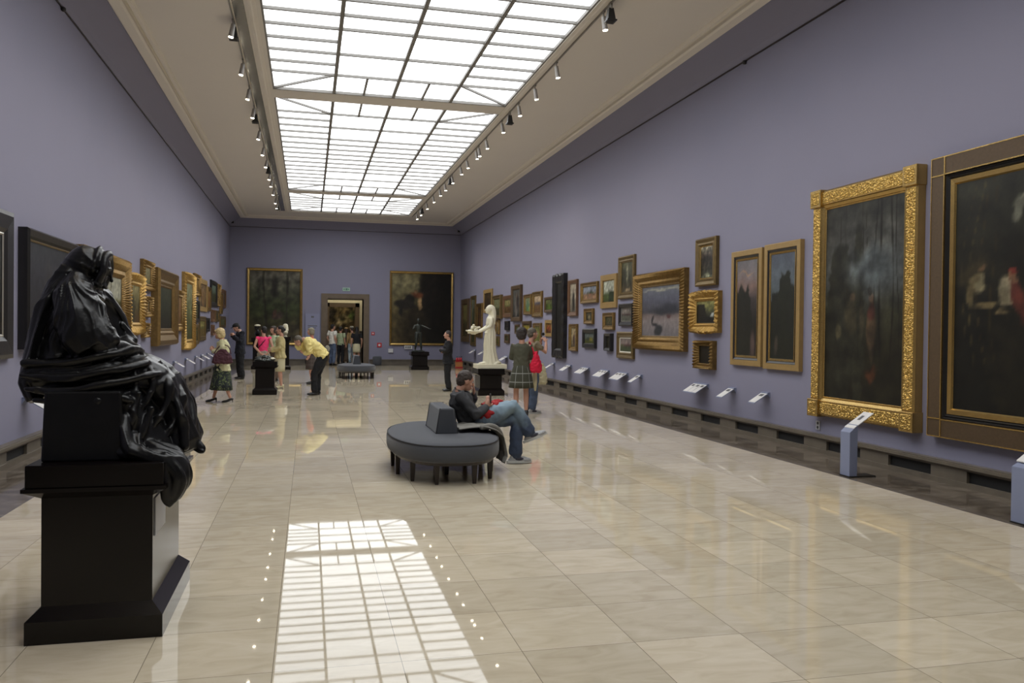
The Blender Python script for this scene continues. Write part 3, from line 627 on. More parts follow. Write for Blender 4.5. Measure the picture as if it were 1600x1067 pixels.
# --- far wall
STY['thin'] = ([(0,0),(0,.08),(.3,.10),(.8,.08),(1,.05)], 'gold_smooth', {})
P('B', -2.62, -.27, .86, 4.22, .12, 'thin', dict(bg=[(0,(84,74,52)),(.2,(60,54,36)),(.45,(48,54,30)),(.7,(60,62,46)),(.9,(90,88,76)),(1,(74,70,60))],
  bl=[(.55,.38,.12,.04,(62,50,44),.6),(.5,.42,.04,.04,(84,60,50),.5),(.85,.15,.2,.12,(64,58,42),.8),(.5,.8,.06,.15,(40,38,32),.8),(.72,.62,.12,.04,(58,58,44),.8)], tr=[(.3,.02,(40,38,28)),(.75,.02,(42,40,30))], n=.5), 'tall dark green landscape in a thin gilt frame left of the doorway', reso=.05)
P('B', 3.56, 6.47, .89, 4.26, .11, 'thin', dict(bg=[(0,(66,56,34)),(.3,(78,68,42)),(.6,(98,90,60)),(.85,(126,120,88)),(1,(96,88,62))],
  bl=[(.82,.5,.36,.9,(20,17,13),.35),(.62,.85,.16,.25,(24,20,15),.5),(.36,.30,.22,.30,(40,34,22),.9),(.22,.56,.17,.07,(28,25,21),.4),(.14,.48,.04,.10,(30,27,22),.4),(.3,.62,.08,.06,(30,27,22),.5),(.42,.70,.09,.05,(104,60,36),.6),(.48,.57,.04,.09,(138,114,80),.4),(.40,.76,.03,.03,(128,100,72),.4)], n=.4), 'huge picture of pale ochre light and black shadow right of the doorway', reso=.045)
t = thing('painting', 'colourful crowded picture glimpsed through both doorways', 'painting', (2.2, 54.0, .7), 0, 'pictures beyond the doorway')
frame_mesh(6, 3.2, [(0,0),(0,.08),(.15,.1),(.3,.05)]).build('frame', 'gold_dull', t)
canvas_mesh(5.5, 2.7, .25, .05, dict(bg=[(0,(64,54,40)),(.4,(86,74,54)),(.7,(104,92,66)),(1,(120,104,74))], bl=[(.1+.085*i, .35+.3*((i*37) % 7)/7, .05, .12, [(130,122,92),(70,86,50),(128,60,40),(44,40,38),(150,140,116)][i % 5], .6) for i in range(11)], n=1.0), 5.5, .08).build('canvas', 'canvas_paint', t)
SPOTW = 65.
ORD = ['first','second','third','fourth','fifth','sixth','seventh','eighth','ninth','tenth','eleventh','twelfth','thirteenth','fourteenth','fifteenth','sixteenth','seventeenth','eighteenth','nineteenth','twentieth','twenty-first','twenty-second','twenty-third','twenty-fourth','twenty-fifth']
# ------------------------------------------------------------------ track spotlights
def spot_proto(side):
    s = -1 if side == 'L' else 1
    t = thing('spotlight', 'x', 'spotlight')
    a = MB(); a.box(-.015, .015, -.05, .05, -.0, .03); a.cyl((0,0,.01), (0,0,-.07), .012, n=8); a.build('adapter', 'track', t)
    d = Vector((s*.16, 0, -.98)).normalized(); p = Vector((0, 0, -.05))
    b = MB(); b.cyl(p, p+d*.20, .035, .042, n=14); b.build('lamp_housing', 'lamp_grey', t, smooth=False)
    l = MB(); l.cyl(p+d*.196, p+d*.208, .036, n=14); l.build('lamp_lens', 'lamp_glow', t)
    ld = bpy.data.lights.new('lamp_light', 'SPOT'); ld.energy = SPOTW; ld.color = (1, .86, .68); ld.spot_size = 1.5; ld.spot_blend = 1.; ld.shadow_soft_size = .03
    lo = bpy.data.objects.new('lamp_light', ld); COL.objects.link(lo); lo.parent = t; lo.location = p + d*.215
    aim = Vector(((-3.355+1.185) if side == 'L' else (6.815-4.27), 0, 2.2-6.3)); lo.rotation_euler = aim.to_track_quat('-Z', 'Y').to_euler()
    return t
def box_proto(side):
    s = -1 if side == 'L' else 1
    t = thing('projector', 'x', 'projector lamp')
    a = MB(); a.box(-.015, .015, -.05, .05, -.05, .048); a.build('adapter', 'track', t)
    b = MB(); b.frustum((-.06, .06, -.07, .07), -.22, (-.035, .035, -.04, .04), -.04); b.box(-.075, .075, -.085, .085, -.235, -.215); b.build('housing', 'lamp_black', t)
    l = MB(); l.box(-.05*1, .05, -.06, .06, -.238, -.234); l.build('glass', 'vent_black', t)
    return t
sl = {'L': [2.5, 4.5, 6.5, 8.5, 10.3, 12.0, 13.75, 15.75, 17.4, 18.9, 21.0, 22.9, 24.6, 26.6, 27.9, 29.6, 31.6, 32.9],
      'R': [2.5, 4.4, 6.2, 8.0, 9.8, 11.9, 14.35, 15.8, 17.1, 18.65, 20.4, 21.35, 21.7, 23.0, 24.0, 25.5, 26.9, 28.0, 29.5, 31.2, 33.0, 34.2]}
bl = {'L': [13.9, 19.4, 25.6, 33.3], 'R': [11.6, 17.9, 25.8, 32.5]}
for side, X in (('L', -1.185), ('R', 4.27)):
    pr = spot_proto(side); ys_ = sl[side]
    for i, y in enumerate(ys_):
        o = pr if i == 0 else copy_tree(pr)
        o.location = (X, y, 6.39); o['group'] = 'ceiling track spotlights'
        o['label'] = 'small cylindrical spotlight on the %s lighting track, %s counted from the near end' % ('left' if side == 'L' else 'right', ORD[i])
    pr = box_proto(side)
    for i, y in enumerate(bl[side]):
        o = pr if i == 0 else copy_tree(pr)
        o.location = (X, y, 6.39); o['group'] = 'black box projectors on the tracks'
        o['label'] = 'black box shaped projector on the %s lighting track, %s counted from the near end' % ('left' if side == 'L' else 'right', ORD[i])
# ------------------------------------------------------------------ caption boards on the walls
def caption(side, y, w, label, n, z=.71):
    s = 1 if side == 'L' else -1; X = XL if side == 'L' else XR
    t = thing('caption_board', label, 'caption board', (X-s*.004, y, z), 0, 'sloping caption boards along the walls')
    mb = MB(); d = .05; dx = .27
    mb.add([(0,-w/2,-.09),(0,w/2,-.09),(s*.05,w/2,-.02),(s*.05,-w/2,-.02),(0,-w/2,0),(0,w/2,0),(s*.05,w/2,.0),(s*.05,-w/2,.0)],
           [(0,1,2,3),(4,5,6,7),(0,1,5,4),(1,2,6,5),(2,3,7,6),(3,0,4,7)])
    mb.add([(s*.01,-w/2,-.005),(s*.01,w/2,-.005),(s*dx,w/2,-.165),(s*dx,-w/2,-.165),(s*.01,-w/2,.002),(s*.01,w/2,.002),(s*dx,w/2,-.158),(s*dx,-w/2,-.158)],
           [(0,1,2,3),(4,5,6,7),(0,1,5,4),(1,2,6,5),(2,3,7,6),(3,0,4,7)])
    mb.build('bracket', 'stand_blue', t)
    for k in range(n):
        a = -w/2 + w/n*k + .008; b = -w/2 + w/n*(k+1) - .008
        def zz(x): return .003 - .16*(x-.01)/(dx-.01)
        x0, x1 = .05, dx-.01
        m2 = MB(); m2.add([(s*x0,a,zz(x0)+.002),(s*x0,b,zz(x0)+.002),(s*x1,b,zz(x1)+.002),(s*x1,a,zz(x1)+.002),(s*x0,a,zz(x0)+.004),(s*x0,b,zz(x0)+.004),(s*x1,b,zz(x1)+.004),(s*x1,a,zz(x1)+.004)],[(3,2,1,0),(4,5,6,7),(0,1,5,4),(1,2,6,5),(2,3,7,6),(3,0,4,7)])
        sh = m2.build('caption_sheet', 'paper', t)
        m3 = MB(); a2 = a+(b-a)*.2; b2 = a+(b-a)*.8; xa, xb = .07, .12
        m3.add([(s*xa,a2,zz(xa)+.006),(s*xa,b2,zz(xa)+.006),(s*xb,b2,zz(xb)+.006),(s*xb,a2,zz(xb)+.006)],[(0,1,2,3)])
        m3.build('thumbnail', 'print', sh)
    return t
for y, w, n, lb in ((22.75,.20,1,'single-sheet caption board right of the cream bag'), (21.28,.36,2,'caption board with two sheets below the dark figure portrait'), (19.9,.52,3,'caption board with three sheets below the yellow-green black framed landscape'),
                    (18.5,.52,3,'caption board with three sheets below the tiny black framed picture'), (17.35,.56,3,'caption board with three sheets below the white mounted picture'), (16.38,.20,1,'single-sheet caption board below the misty field picture'),
                    (13.56,.52,3,'widest caption board with three sheets below the column of three small pictures'), (12.45,.20,1,'single-sheet caption board below the left twin oak frame'), (11.42,.20,1,'single-sheet caption board below the right twin oak frame'),
                    (24.6,.4,1,'caption board half hidden between the green sweater woman and the bag'), (26.5,.4,1,'caption board just left of the green sweater woman'), (28.6,.5,2,'caption board next to the white statue plinth')):
    caption('R', y, w, lb, n)
for i, (y, w) in enumerate(((30.6,.4),(32.4,.4),(34.3,.4))): caption('R', y, w, 'thin caption board between the fire extinguishers and the white statue, %s from the corner' % ['third','second','first'][i], 1, .8)
for y, w, n, lb in ((11.25,.22,1,'caption board on the left wall beside the seated bronze'), (22.75,.3,1,'caption board on the left wall below the deep stepped gilt frame'), (24.85,.3,1,'caption board on the left wall below the carved brownish picture'),
                    (26.9,.3,1,'caption board on the left wall below the tallest gilt frame'), (28.4,.45,2,'two-sheet caption board on the left wall behind the bag of the blond woman'), (29.95,.3,1,'caption board on the left wall below the small black picture'), (31.5,.3,1,'caption board on the left wall nearest the blond woman hands')):
    caption('L', y, w, lb, n, .73)
# ------------------------------------------------------------------ free-standing blue caption stands
def stand(x, y, w, d, h, label):
    # tall column whose sloping top carries a sheet that leans back towards the wall
    t = thing('caption_stand', label, 'caption stand', (x, y, 0), 0, 'blue caption stands at the edge of the dark floor')
    b = MB(); b.box(0, d, -w/2, w/2, .012, h-.09)
    b.add([(0,-w/2,h-.09),(d,-w/2,h-.09),(d,w/2,h-.09),(0,w/2,h-.09),(.0,-w/2,h-.085),(d,-w/2,h),(d,w/2,h),(0,w/2,h-.085)],[(3,2,1,0),(4,5,6,7),(0,1,5,4),(1,2,6,5),(2,3,7,6),(3,0,4,7)])
    b.build('column', 'stand_blue', t, bevel=.004)
    g = MB(); g.box(-.004, .34, -w/2-.004, w/2+.004, 0, .014); g.build('base_plate', 'lamp_black', t)
    p = MB(); p.add([(.05,-w/2,h-.045),(.30,-w/2,h+.12),(.30,w/2,h+.12),(.05,w/2,h-.045),(.05,-w/2,h-.035),(.30,-w/2,h+.13),(.30,w/2,h+.13),(.05,w/2,h-.035)],[(3,2,1,0),(4,5,6,7),(0,1,5,4),(1,2,6,5),(2,3,7,6),(3,0,4,7)])
    o = p.build('caption_sheet', 'paper', t)
    q = MB(); q.add([(.17,-w*.1,h+.047),(.24,-w*.1,h+.093),(.24,w*.2,h+.093),(.17,w*.2,h+.047)],[(0,1,2,3)]); q.build('thumbnail', 'print', o)
stand(5.90, 8.22, .17, .10, .59, 'slim blue-grey caption stand in front of the bright gilt frame')
stand(5.90, 5.78, .30, .16, .57, 'blue-grey caption stand cut off by the right edge of the view')
# ------------------------------------------------------------------ pedestals
def pedestal(x0, x1, y0, y1, h, label, corn=.045, foot=.06, m='black_plinth', plaque=False):
    t = thing('pedestal', label, 'pedestal', ((x0+x1)/2, (y0+y1)/2, 0), 0, 'black sculpture pedestals')
    a, b = (x1-x0)/2, (y1-y0)/2; i = foot
    f = MB(); f.box(-a, a, -b, b, 0, .115); f.frustum((-a, a, -b, b), .115, (-a+i, a-i, -b+i, b-i), .175); f.build('foot', m, t)
    c = MB(); c.box(-a+i, a-i, -b+i, b-i, .17, h-.17); c.build('shaft', m, t)
    k = MB(); k.frustum((-a+i, a-i, -b+i, b-i), h-.175, (-a-.01+i*.0, a+.01, -b-.01, b+.01), h-.135); k.box(-a-.015, a+.015, -b-.015, b+.015, h-.135, h-.115); k.build('cornice', m, t)
    s = MB(); s.box(-a, a, -b, b, h-.115, h); s.build('top_slab', m, t, bevel=.004)
    if plaque:
        q = MB(); q.box(a-i, a-i+.006, -b+.11, -b+.42, .50, .70); plab(q.build('label_plate', 'plaque', t), 'grey label plate')
    return t
pedestal(-1.365, -.72, 4.58, 5.60, .90, 'large black pedestal under the seated hooded bronze in the left foreground', plaque=True)
pedestal(-1.29, -.725, 20.72, 21.35, .80, 'black pedestal with the flat reclining bronze, in front of the pink top woman')
pedestal(4.05, 4.72, 20.0, 20.75, .66, 'black pedestal under the white marble statue')
pedestal(3.98, 4.70, 33.1, 33.8, .72, 'black pedestal under the dark standing bronze by the far wall')
pedestal(-1.12, -.66, 33.2, 33.7, 1.27, 'tall dark pedestal carrying the white bust')
pedestal(-2.15, -1.72, 33.6, 34.1, 1.22, 'tall dark pedestal carrying the dark pale-topped bust, left of the pink top')
# ------------------------------------------------------------------ benches
def outline(a, b, n=64, e=2.7):
    return [(math.copysign(abs(math.cos(2*PI*k/n))**(2/e), math.cos(2*PI*k/n))*a, math.copysign(abs(math.sin(2*PI*k/n))**(2/2.1), math.sin(2*PI*k/n))*b) for k in range(n)]
def bench(x, y, a, b, label, legs):
    t = thing('upholstered_bench', label, 'bench', (x, y, 0), 0, 'grey upholstered island benches')
    o = outline(a, b)
    def ring(s, z): 
        return [(px*(1-s/a), py*(1-s/b), z) for px, py in o]
    m = MB(); m.rings([ring(.03,.235), ring(.008,.25), ring(0,.29), ring(0,.375), ring(.012,.405), ring(.03,.42), ring(.10,.44), ring(.3,.452)]); m.build('seat_cushion', 'bench_fabric', t, smooth=True)
    p = MB(); pts = ring(.012, .412); p.tube(pts + [pts[0]], .007, n=6); p.build('piping', 'piping', t)
    r = MB(); r.rings([ring(.06,.20), ring(.05,.24)]); r.build('seat_frame', 'dark_wood', t)
    # wedge shaped backrest block
    w = MB(); w.frustum((-.122, .122, -.40, .42), .44, (-.078, .078, -.42, .40), .735)
    w.build('backrest', 'bench_fabric', t, bevel=.02)
    for yy in (-.40, .40):
        e = MB(); e.tube([(-.122, yy, .45), (-.080, yy, .73), (.080, yy, .73), (.122, yy, .45)], .005, n=6); e.build('backrest_piping', 'piping', t)
    for k in range(legs):
        an = 2*PI*(k+.5)/legs; lx, ly = a*.88*math.copysign(abs(math.cos(an))**.74, math.cos(an)), b*.90*math.copysign(abs(math.sin(an))**.95, math.sin(an))
        l = MB(); l.frustum((lx-.018, lx+.018, ly-.018, ly+.018), 0, (lx-.028, lx+.028, ly-.028, ly+.028), .205); l.build('leg', 'dark_wood', t)
    for lx, ly in ((0, -.4), (0, .4)):
        l = MB(); l.frustum((lx-.02, lx+.02, ly-.02, ly+.02), 0, (lx-.03, lx+.03, ly-.03, ly+.03), .205); l.build('leg', 'dark_wood', t)
bench(1.50, 9.52, .615, 1.14, 'oval grey upholstered bench with wedge backrest where the man in jeans sits', 12)
bench(1.545, 27.9, .62, 1.10, 'oval grey bench with wedge backrest standing empty before the doorway', 12)
m = MB(); o = outline(.2, .2, 32); m.rings([[(px*s, py*s, z) for px, py in o] for s, z in ((.9,0),(1,.03),(1,.34),(.96,.38),(.8,.40))])
q = m.build('pouffe', 'bench_fabric', None, smooth=True); q.location = (2.98, 37.4, 0); tag(q, 'small round dark grey pouffe against the far wall right of the doorway', 'pouffe')
# ------------------------------------------------------------------ things on the far wall
t = thing('exit_sign', 'green exit sign above the doorway', 'exit sign', (1.63, YB, 3.30), 0)
m = MB(); m.box(-.16, .16, -.035, 0, 0, .15); m.build('sign_panel', 'green_sign', t)
m = MB(); m.box(-.045, -.02, -.04, -.035, .03, .12); m.box(.0, .05, -.04, -.035, .03, .12)
for s in (-1, 1): m.add([(s*.13, -.038, .075), (s*.08, -.038, .115), (s*.08, -.038, .035)], [(0,1,2)])
m.build('pictogram', 'sign_green_dark', t)
def callpoint(x, z, s, label):
    t = thing('fire_alarm', label, 'fire alarm', (x, YB+.003, z), 0, 'red fire alarm plates right of the doorway')
    m = MB(); m.box(-s, s, -.03, 0, -s, s); m.build('housing', 'red', t)
    m = MB(); m.box(-s*.45, s*.45, -.034, -.03, -s*.45, s*.45); m.build('centre_plate', 'white_plastic', t)
callpoint(2.83, 1.41, .07, 'small upper fire alarm button right of the doorway')
callpoint(3.12, .89, .10, 'larger lower red square fire sign right of the doorway')
m = MB(); m.box(-.11, .11, -.06, 0, -.09, .09); q = m.build('wall_box', 'white_plastic', None, bevel=.01); q.location = (3.63, YB, .64); tag(q, 'white plastic box low on the far wall beside the huge ochre and black picture', 'wall box')
t = thing('wall_label', 'small white label below the huge ochre and black picture', 'label', (4.42, 37.94, .80), 0)
m = MB(); m.box(-.18, .18, -.02, 0, -.08, .08); m.build('plate', 'white_plastic', t)
m = MB()
for k in range(3): m.box(-.13+.09*k, -.07+.09*k, -.024, -.02, -.05, .05)
m.build('print_marks', 'print', t)
t = thing('information_panel', 'tall pale blue information panel left of the doorway', 'panel', (.17, YB-.02, 0), 0)
m = MB(); m.box(-.31, .31, -.06, 0, .0, 2.26); m.build('board', mat('panel_blue', (.24,.25,.37,1), .6, var=.02), t)
m = MB(); m.box(-.06, .06, -.065, -.06, 2.08, 2.16); m.box(-.2, .2, -.065, -.06, 1.70, 1.74); m.box(-.2, .16, -.065, -.06, 1.62, 1.65); m.build('print_marks', 'print', t)
# extinguishers in a stand in the corner
t = thing('extinguisher_box', 'orange-red open box holding fire extinguishers in the far right corner', 'box', (6.28, 35.2, 0), 0)
m = MB(); m.box(-.14,.14,-.12,.12,.03,.27); m.build('body', mat('orange_box', (.50,.20,.06,1), .5), t)
m = MB(); m.box(-.15,.15,-.13,.13,.25,.28); m.box(-.15,.15,-.13,.13,0,.04); m.build('rim', 'red', t)
def exting(x, y, z0, lb):
    t = thing('fire_extinguisher', lb, 'fire extinguisher', (x, y, z0), 0, 'fire extinguishers in the corner')
    m = MB(); m.cyl((0,0,0), (0,0,.12), .04); m.ell((0,0,.12), (.04,.04,.03)); m.build('cylinder', 'red', t, smooth=True)
    m = MB(); m.cyl((0,0,.14), (0,0,.175), .012); m.box(-.012,.04,-.01,.01,.172,.19); m.build('valve', 'lamp_black', t)
for i, (x, lb) in enumerate(((6.19,'left'),(6.28,'middle'),(6.37,'right'))): exting(x, 35.2, .281, 'red fire extinguisher, %s of three in the orange-red box' % lb)
# socket on the right wall
t = thing('power_socket', 'grey double power socket on the wall beneath the bright gilt frame corner', 'socket', (XR, 10.08, .355), 0)
m = MB(); m.box(-.014, 0, -.045, .045, -.06, .06); m.build('plate', 'plaque', t)
for z in (-.028, .028):
    m = MB(); m.cyl((-.017, 0, z), (-.012, 0, z), .02); m.build('outlet', 'lamp_black', t)
# little cameras at the cove
for x, lb in ((XL+.14, 'left'), (XR-.14, 'right')):
    m = MB(); m.box(-.05, .05, -.1, .05, -.04, .04); q = m.build('security_camera', 'lamp_black', None, bevel=.01); q.location = (x, YB-.22, 6.14); tag(q, 'tiny black security camera in the far %s upper corner' % lb, 'camera', 'security cameras in the upper corners')
for x, y, lb in ((XR-.03, 12.2, 'right'), (XL+.03, 12.7, 'left')):
    m = MB(); m.ell((0,0,0), (.035,.035,.035)); q = m.build('sensor', 'lamp_black', None, smooth=True); q.location = (x, y, 5.97); tag(q, 'tiny dark sensor on the picture rail line of the %s wall' % lb, 'sensor', 'small sensors under the cove')
# ------------------------------------------------------------------ people
mat('skin', (.50, .27, .19, 1), .55, var=.06)
mat('skin_shade', (.36, .19, .13, 1), .55, var=.06)
mat('eye_dark', (.02, .015, .012, 1), .2)
mat('eye_white', (.6, .57, .53, 1), .3)
def cloth(name, r, g, b, k=1.6, **kw):
    if name not in MATS: mat(name, rgb(r, g, b, k), .85, var=kw.get('var', .12), vscale=kw.get('vs', 14), bump=.15, bscale=120)
    return name
def plaid(name, base, line, s=9.):
    m, nt, b = new_mat(name); N = nt.nodes.new; L = nt.links.new
    tc = N('ShaderNodeTexCoord'); sp = N('ShaderNodeSeparateXYZ'); L(tc.outputs['Object'], sp.inputs[0])
    at = N('ShaderNodeMath'); at.operation = 'ARCTAN2'; L(sp.outputs[1], at.inputs[0]); L(sp.outputs[0], at.inputs[1])
    def lines(o, sc, w):
        a = N('ShaderNodeMath'); a.operation = 'MULTIPLY'; a.inputs[1].default_value = sc; L(o, a.inputs[0])
        f = N('ShaderNodeMath'); f.operation = 'FRACT'; L(a.outputs[0], f.inputs[0])
        g = N('ShaderNodeMath'); g.operation = 'LESS_THAN'; g.inputs[1].default_value = w; L(f.outputs[0], g.inputs[0]); return g.outputs[0]
    v = N('ShaderNodeMath'); v.operation = 'MAXIMUM'; L(lines(at.outputs[0], 8/(2*PI), .06), v.inputs[0]); L(lines(sp.outputs[2], s, .08), v.inputs[1])
    mx = N('ShaderNodeMix'); mx.data_type = 'RGBA'; mx.inputs[6].default_value = base; mx.inputs[7].default_value = line
    L(v.outputs[0], mx.inputs[0]); L(mx.outputs[2], b.inputs['Base Color']); b.inputs['Roughness'].default_value = .9
plaid('plaid_olive', rgb(52,52,42,1.5), rgb(120,122,118,1.5), 6.2)
plaid('plaid_red', rgb(58,50,48,1.5), rgb(84,78,72,1.4), 9)
def pattern(name, cols, sc):
    m, nt, b = new_mat(name); N = nt.nodes.new; L = nt.links.new
    tc = N('ShaderNodeTexCoord'); n = N('ShaderNodeTexNoise'); n.inputs['Scale'].default_value = sc; n.inputs['Detail'].default_value = 2; n.inputs['Distortion'].default_value = 1.5
    L(tc.outputs['Object'], n.inputs['Vector']); r = N('ShaderNodeValToRGB'); r.color_ramp.interpolation = 'CONSTANT'
    e = r.color_ramp.elements; e[0].position = 0; e[0].color = cols[0]; e[1].position = .47; e[1].color = cols[1]
    for p, c in zip((.55, .61, .68), cols[2:]): e.new(p).color = c
    L(n.outputs['Fac'], r.inputs[0]); L(r.outputs[0], b.inputs['Base Color']); b.inputs['Roughness'].default_value = .85
pattern('floral_dark', [rgb(26,32,34,1.3), rgb(34,42,40,1.3), rgb(86,96,60,1.5), rgb(40,46,44,1.3), rgb(140,140,110,1.5)], 14)
def jeans(name, c1, c2):
    m, nt, b = new_mat(name); N = nt.nodes.new; L = nt.links.new
    tc = N('ShaderNodeTexCoord'); n = N('ShaderNodeTexNoise'); n.inputs['Scale'].default_value = 4.5; n.inputs['Detail'].default_value = 5; L(tc.outputs['Object'], n.inputs['Vector'])
    r = N('ShaderNodeValToRGB'); e = r.color_ramp.elements; e[0].position = .38; e[0].color = c1; e[1].position = .62; e[1].color = c2
    L(n.outputs['Fac'], r.inputs[0]); L(r.outputs[0], b.inputs['Base Color']); b.inputs['Roughness'].default_value = .85
jeans('denim', rgb(56,68,90,1.5), rgb(74,86,108,1.5)); jeans('denim_light', rgb(92,108,124,1.6), rgb(150,162,168,1.6))

def height_denim(name, lo, hi):  # denim blended from darker low down to paler higher up, broken by noise
    m, nt, b = new_mat(name); N = nt.nodes.new; L = nt.links.new
    tc = N('ShaderNodeTexCoord'); sp = N('ShaderNodeSeparateXYZ'); L(tc.outputs['Object'], sp.inputs[0]); n = N('ShaderNodeTexNoise'); n.inputs['Scale'].default_value = 7; n.inputs['Detail'].default_value = 5; L(tc.outputs['Object'], n.inputs['Vector'])
    a = N('ShaderNodeMath'); a.operation = 'MULTIPLY_ADD'; a.inputs[1].default_value = .35; L(n.outputs['Fac'], a.inputs[0]); L(sp.outputs[2], a.inputs[2])
    r = N('ShaderNodeMapRange'); r.inputs[1].default_value = .62; r.inputs[2].default_value = .86; L(a.outputs[0], r.inputs[0])
    mx = N('ShaderNodeMix'); mx.data_type = 'RGBA'; mx.inputs[6].default_value = lo; mx.inputs[7].default_value = hi; L(r.outputs[0], mx.inputs[0]); L(mx.outputs[2], b.inputs['Base Color']); b.inputs['Roughness'].default_value = .85
height_denim('denim_graded', rgb(52,62,82,1.3), rgb(116,134,146,1.3))
mat('sneaker_grey', (.34,.34,.34,1), .6)
V = Vector
def mirror(d):
    o = dict(d)
    for k, v in d.items():
        if k.endswith('R'):
            kl = k[:-1]+'L'
            if kl not in d: o[kl] = (-v[0], v[1], v[2])
    return o
STAND = dict(pel=(0,0,.92), waist=(0,.0,1.07), chest=(0,.01,1.26), neck=(0,-.02,1.42), head=(0,.015,1.585),
             shR=(.17,-.01,1.385), elR=(.225,-.03,1.10), wrR=(.235,.05,.86), hnR=(.23,.10,.78),
             hpR=(.085,0,.90), knR=(.095,.015,.49), anR=(.10,-.03,.08), toR=(.125,.16,.03))
def rot_between(f, u=V((0,0,1))):
    """matrix with local +Y along f, local +Z near u"""
    f = V(f).normalized(); r = f.cross(V(u)).normalized(); uu = r.cross(f)
    return Matrix((r, f, uu)).transposed()
def hand(mb, wr, hn, palm=(0,0,1), grip=.25, s=1.0):
    """palm plus five bent fingers; hn gives the direction, palm the way the palm faces"""
    wr, hn = V(wr), V(hn); d = (hn-wr).normalized(); p = V(palm); p = (p-d*p.dot(d)).normalized(); w = d.cross(p)
    Rm = Matrix((w, d, p)).transposed()
    mb.ell(wr + d*.05*s, (.040*s, .052*s, .018*s), 12, 8, Rm)
    base = wr + d*.088*s
    for i, (off, L_) in enumerate(((-.029,.068),(-.010,.078),(.010,.073),(.028,.058))):
        a = base + w*off*s; c = grip*1.4
        q1 = a + (d*math.cos(c*.4)+p*math.sin(c*.4))*L_*.42*s
        q2 = q1 + (d*math.cos(c)+p*math.sin(c))*L_*.33*s
        q3 = q2 + (d*math.cos(c*1.7)+p*math.sin(c*1.7))*L_*.27*s
        mb.tube([a - d*.02*s, q1, q2, q3], [.0092*s, .0088*s, .008*s, .007*s], 7)
    t0 = wr + d*.03*s - w*.030*s
    mb.tube([t0, t0 + (d*.5-w*.8+p*.3).normalized()*.035*s, t0 + (d*.9-w*.75+p*.6).normalized()*.066*s], [.012*s, .010*s, .008*s], 7)
def head_mesh(mb, c, f, s=1., tilt=(0,0,1)):
    c = V(c); Rm = rot_between(f, V(tilt))
    def P_(x, y, z): return c + Rm @ V((x*s, y*s, z*s))
    mb.ell(P_(0,-.008,.022), (.075*s, .094*s, .092*s), 18, 12, Rm)
    mb.ell(P_(0,.028,-.045), (.052*s, .058*s, .066*s), 14, 10, Rm)
    mb.ell(P_(0,.070,-.085), (.022*s, .018*s, .018*s), 8, 6, Rm)           # chin
    mb.tube([P_(0,.086,.022), P_(0,.104,-.010), P_(0,.112,-.026)], [.009*s, .011*s, .014*s], 8)
    mb.ell(P_(0,.087,-.058), (.022*s, .010*s, .006*s), 8, 6, Rm); mb.ell(P_(0,.085,-.070), (.018*s, .010*s, .007*s), 8, 6, Rm)   # lips
    mb.ell(P_(0,.080,.040), (.048*s, .012*s, .009*s), 10, 6, Rm)           # brow
    for k in (-1, 1):
        mb.ell(P_(k*.076,-.005,-.005), (.010*s, .020*s, .030*s), 8, 6, Rm)
        mb.ell(P_(k*.040,.060,-.022), (.022*s, .022*s, .022*s), 8, 6, Rm)
    return Rm
def hair_mesh(mb, c, f, s, style, tilt=(0,0,1)):
    c = V(c); Rm = rot_between(f, V(tilt))
    def P_(x, y, z): return c + Rm @ V((x*s, y*s, z*s))
    mb.ell(P_(0,-.022,.042), (.083*s, .092*s, .084*s), 18, 12, Rm)
    mb.ell(P_(0,-.052,.0), (.074*s, .062*s, .085*s), 14, 10, Rm)
    if style in ('bob', 'puff', 'long'):
        for k in (-1, 1): mb.ell(P_(k*.060,-.012,-.020), (.032*s, .058*s, .085*s), 12, 8, Rm)
        mb.ell(P_(0,-.06,-.035), (.078*s, .052*s, .085*s), 14, 10, Rm)
        mb.tube([P_(-.05,.060,.075), P_(0,.078,.080), P_(.05,.060,.075)], [.018*s]*3, 8)
    if style == 'puff':
        mb.ell(P_(0,-.028,.045), (.106*s, .108*s, .094*s), 16, 10, Rm); mb.ell(P_(0,-.070,-.015), (.102*s, .066*s, .105*s), 14, 10, Rm)
    if style == 'long':
        mb.loft([(P_(0,-.075,-.03), .075*s, .045*s), (P_(0,-.085,-.12), .085*s, .035*s), (P_(0,-.09,-.24), .07*s, .02*s)], lat=Rm @ V((1,0,0)))
    if style == 'bun': mb.ell(P_(0,-.115,.01), (.045*s, .04*s, .045*s), 10, 8, Rm)
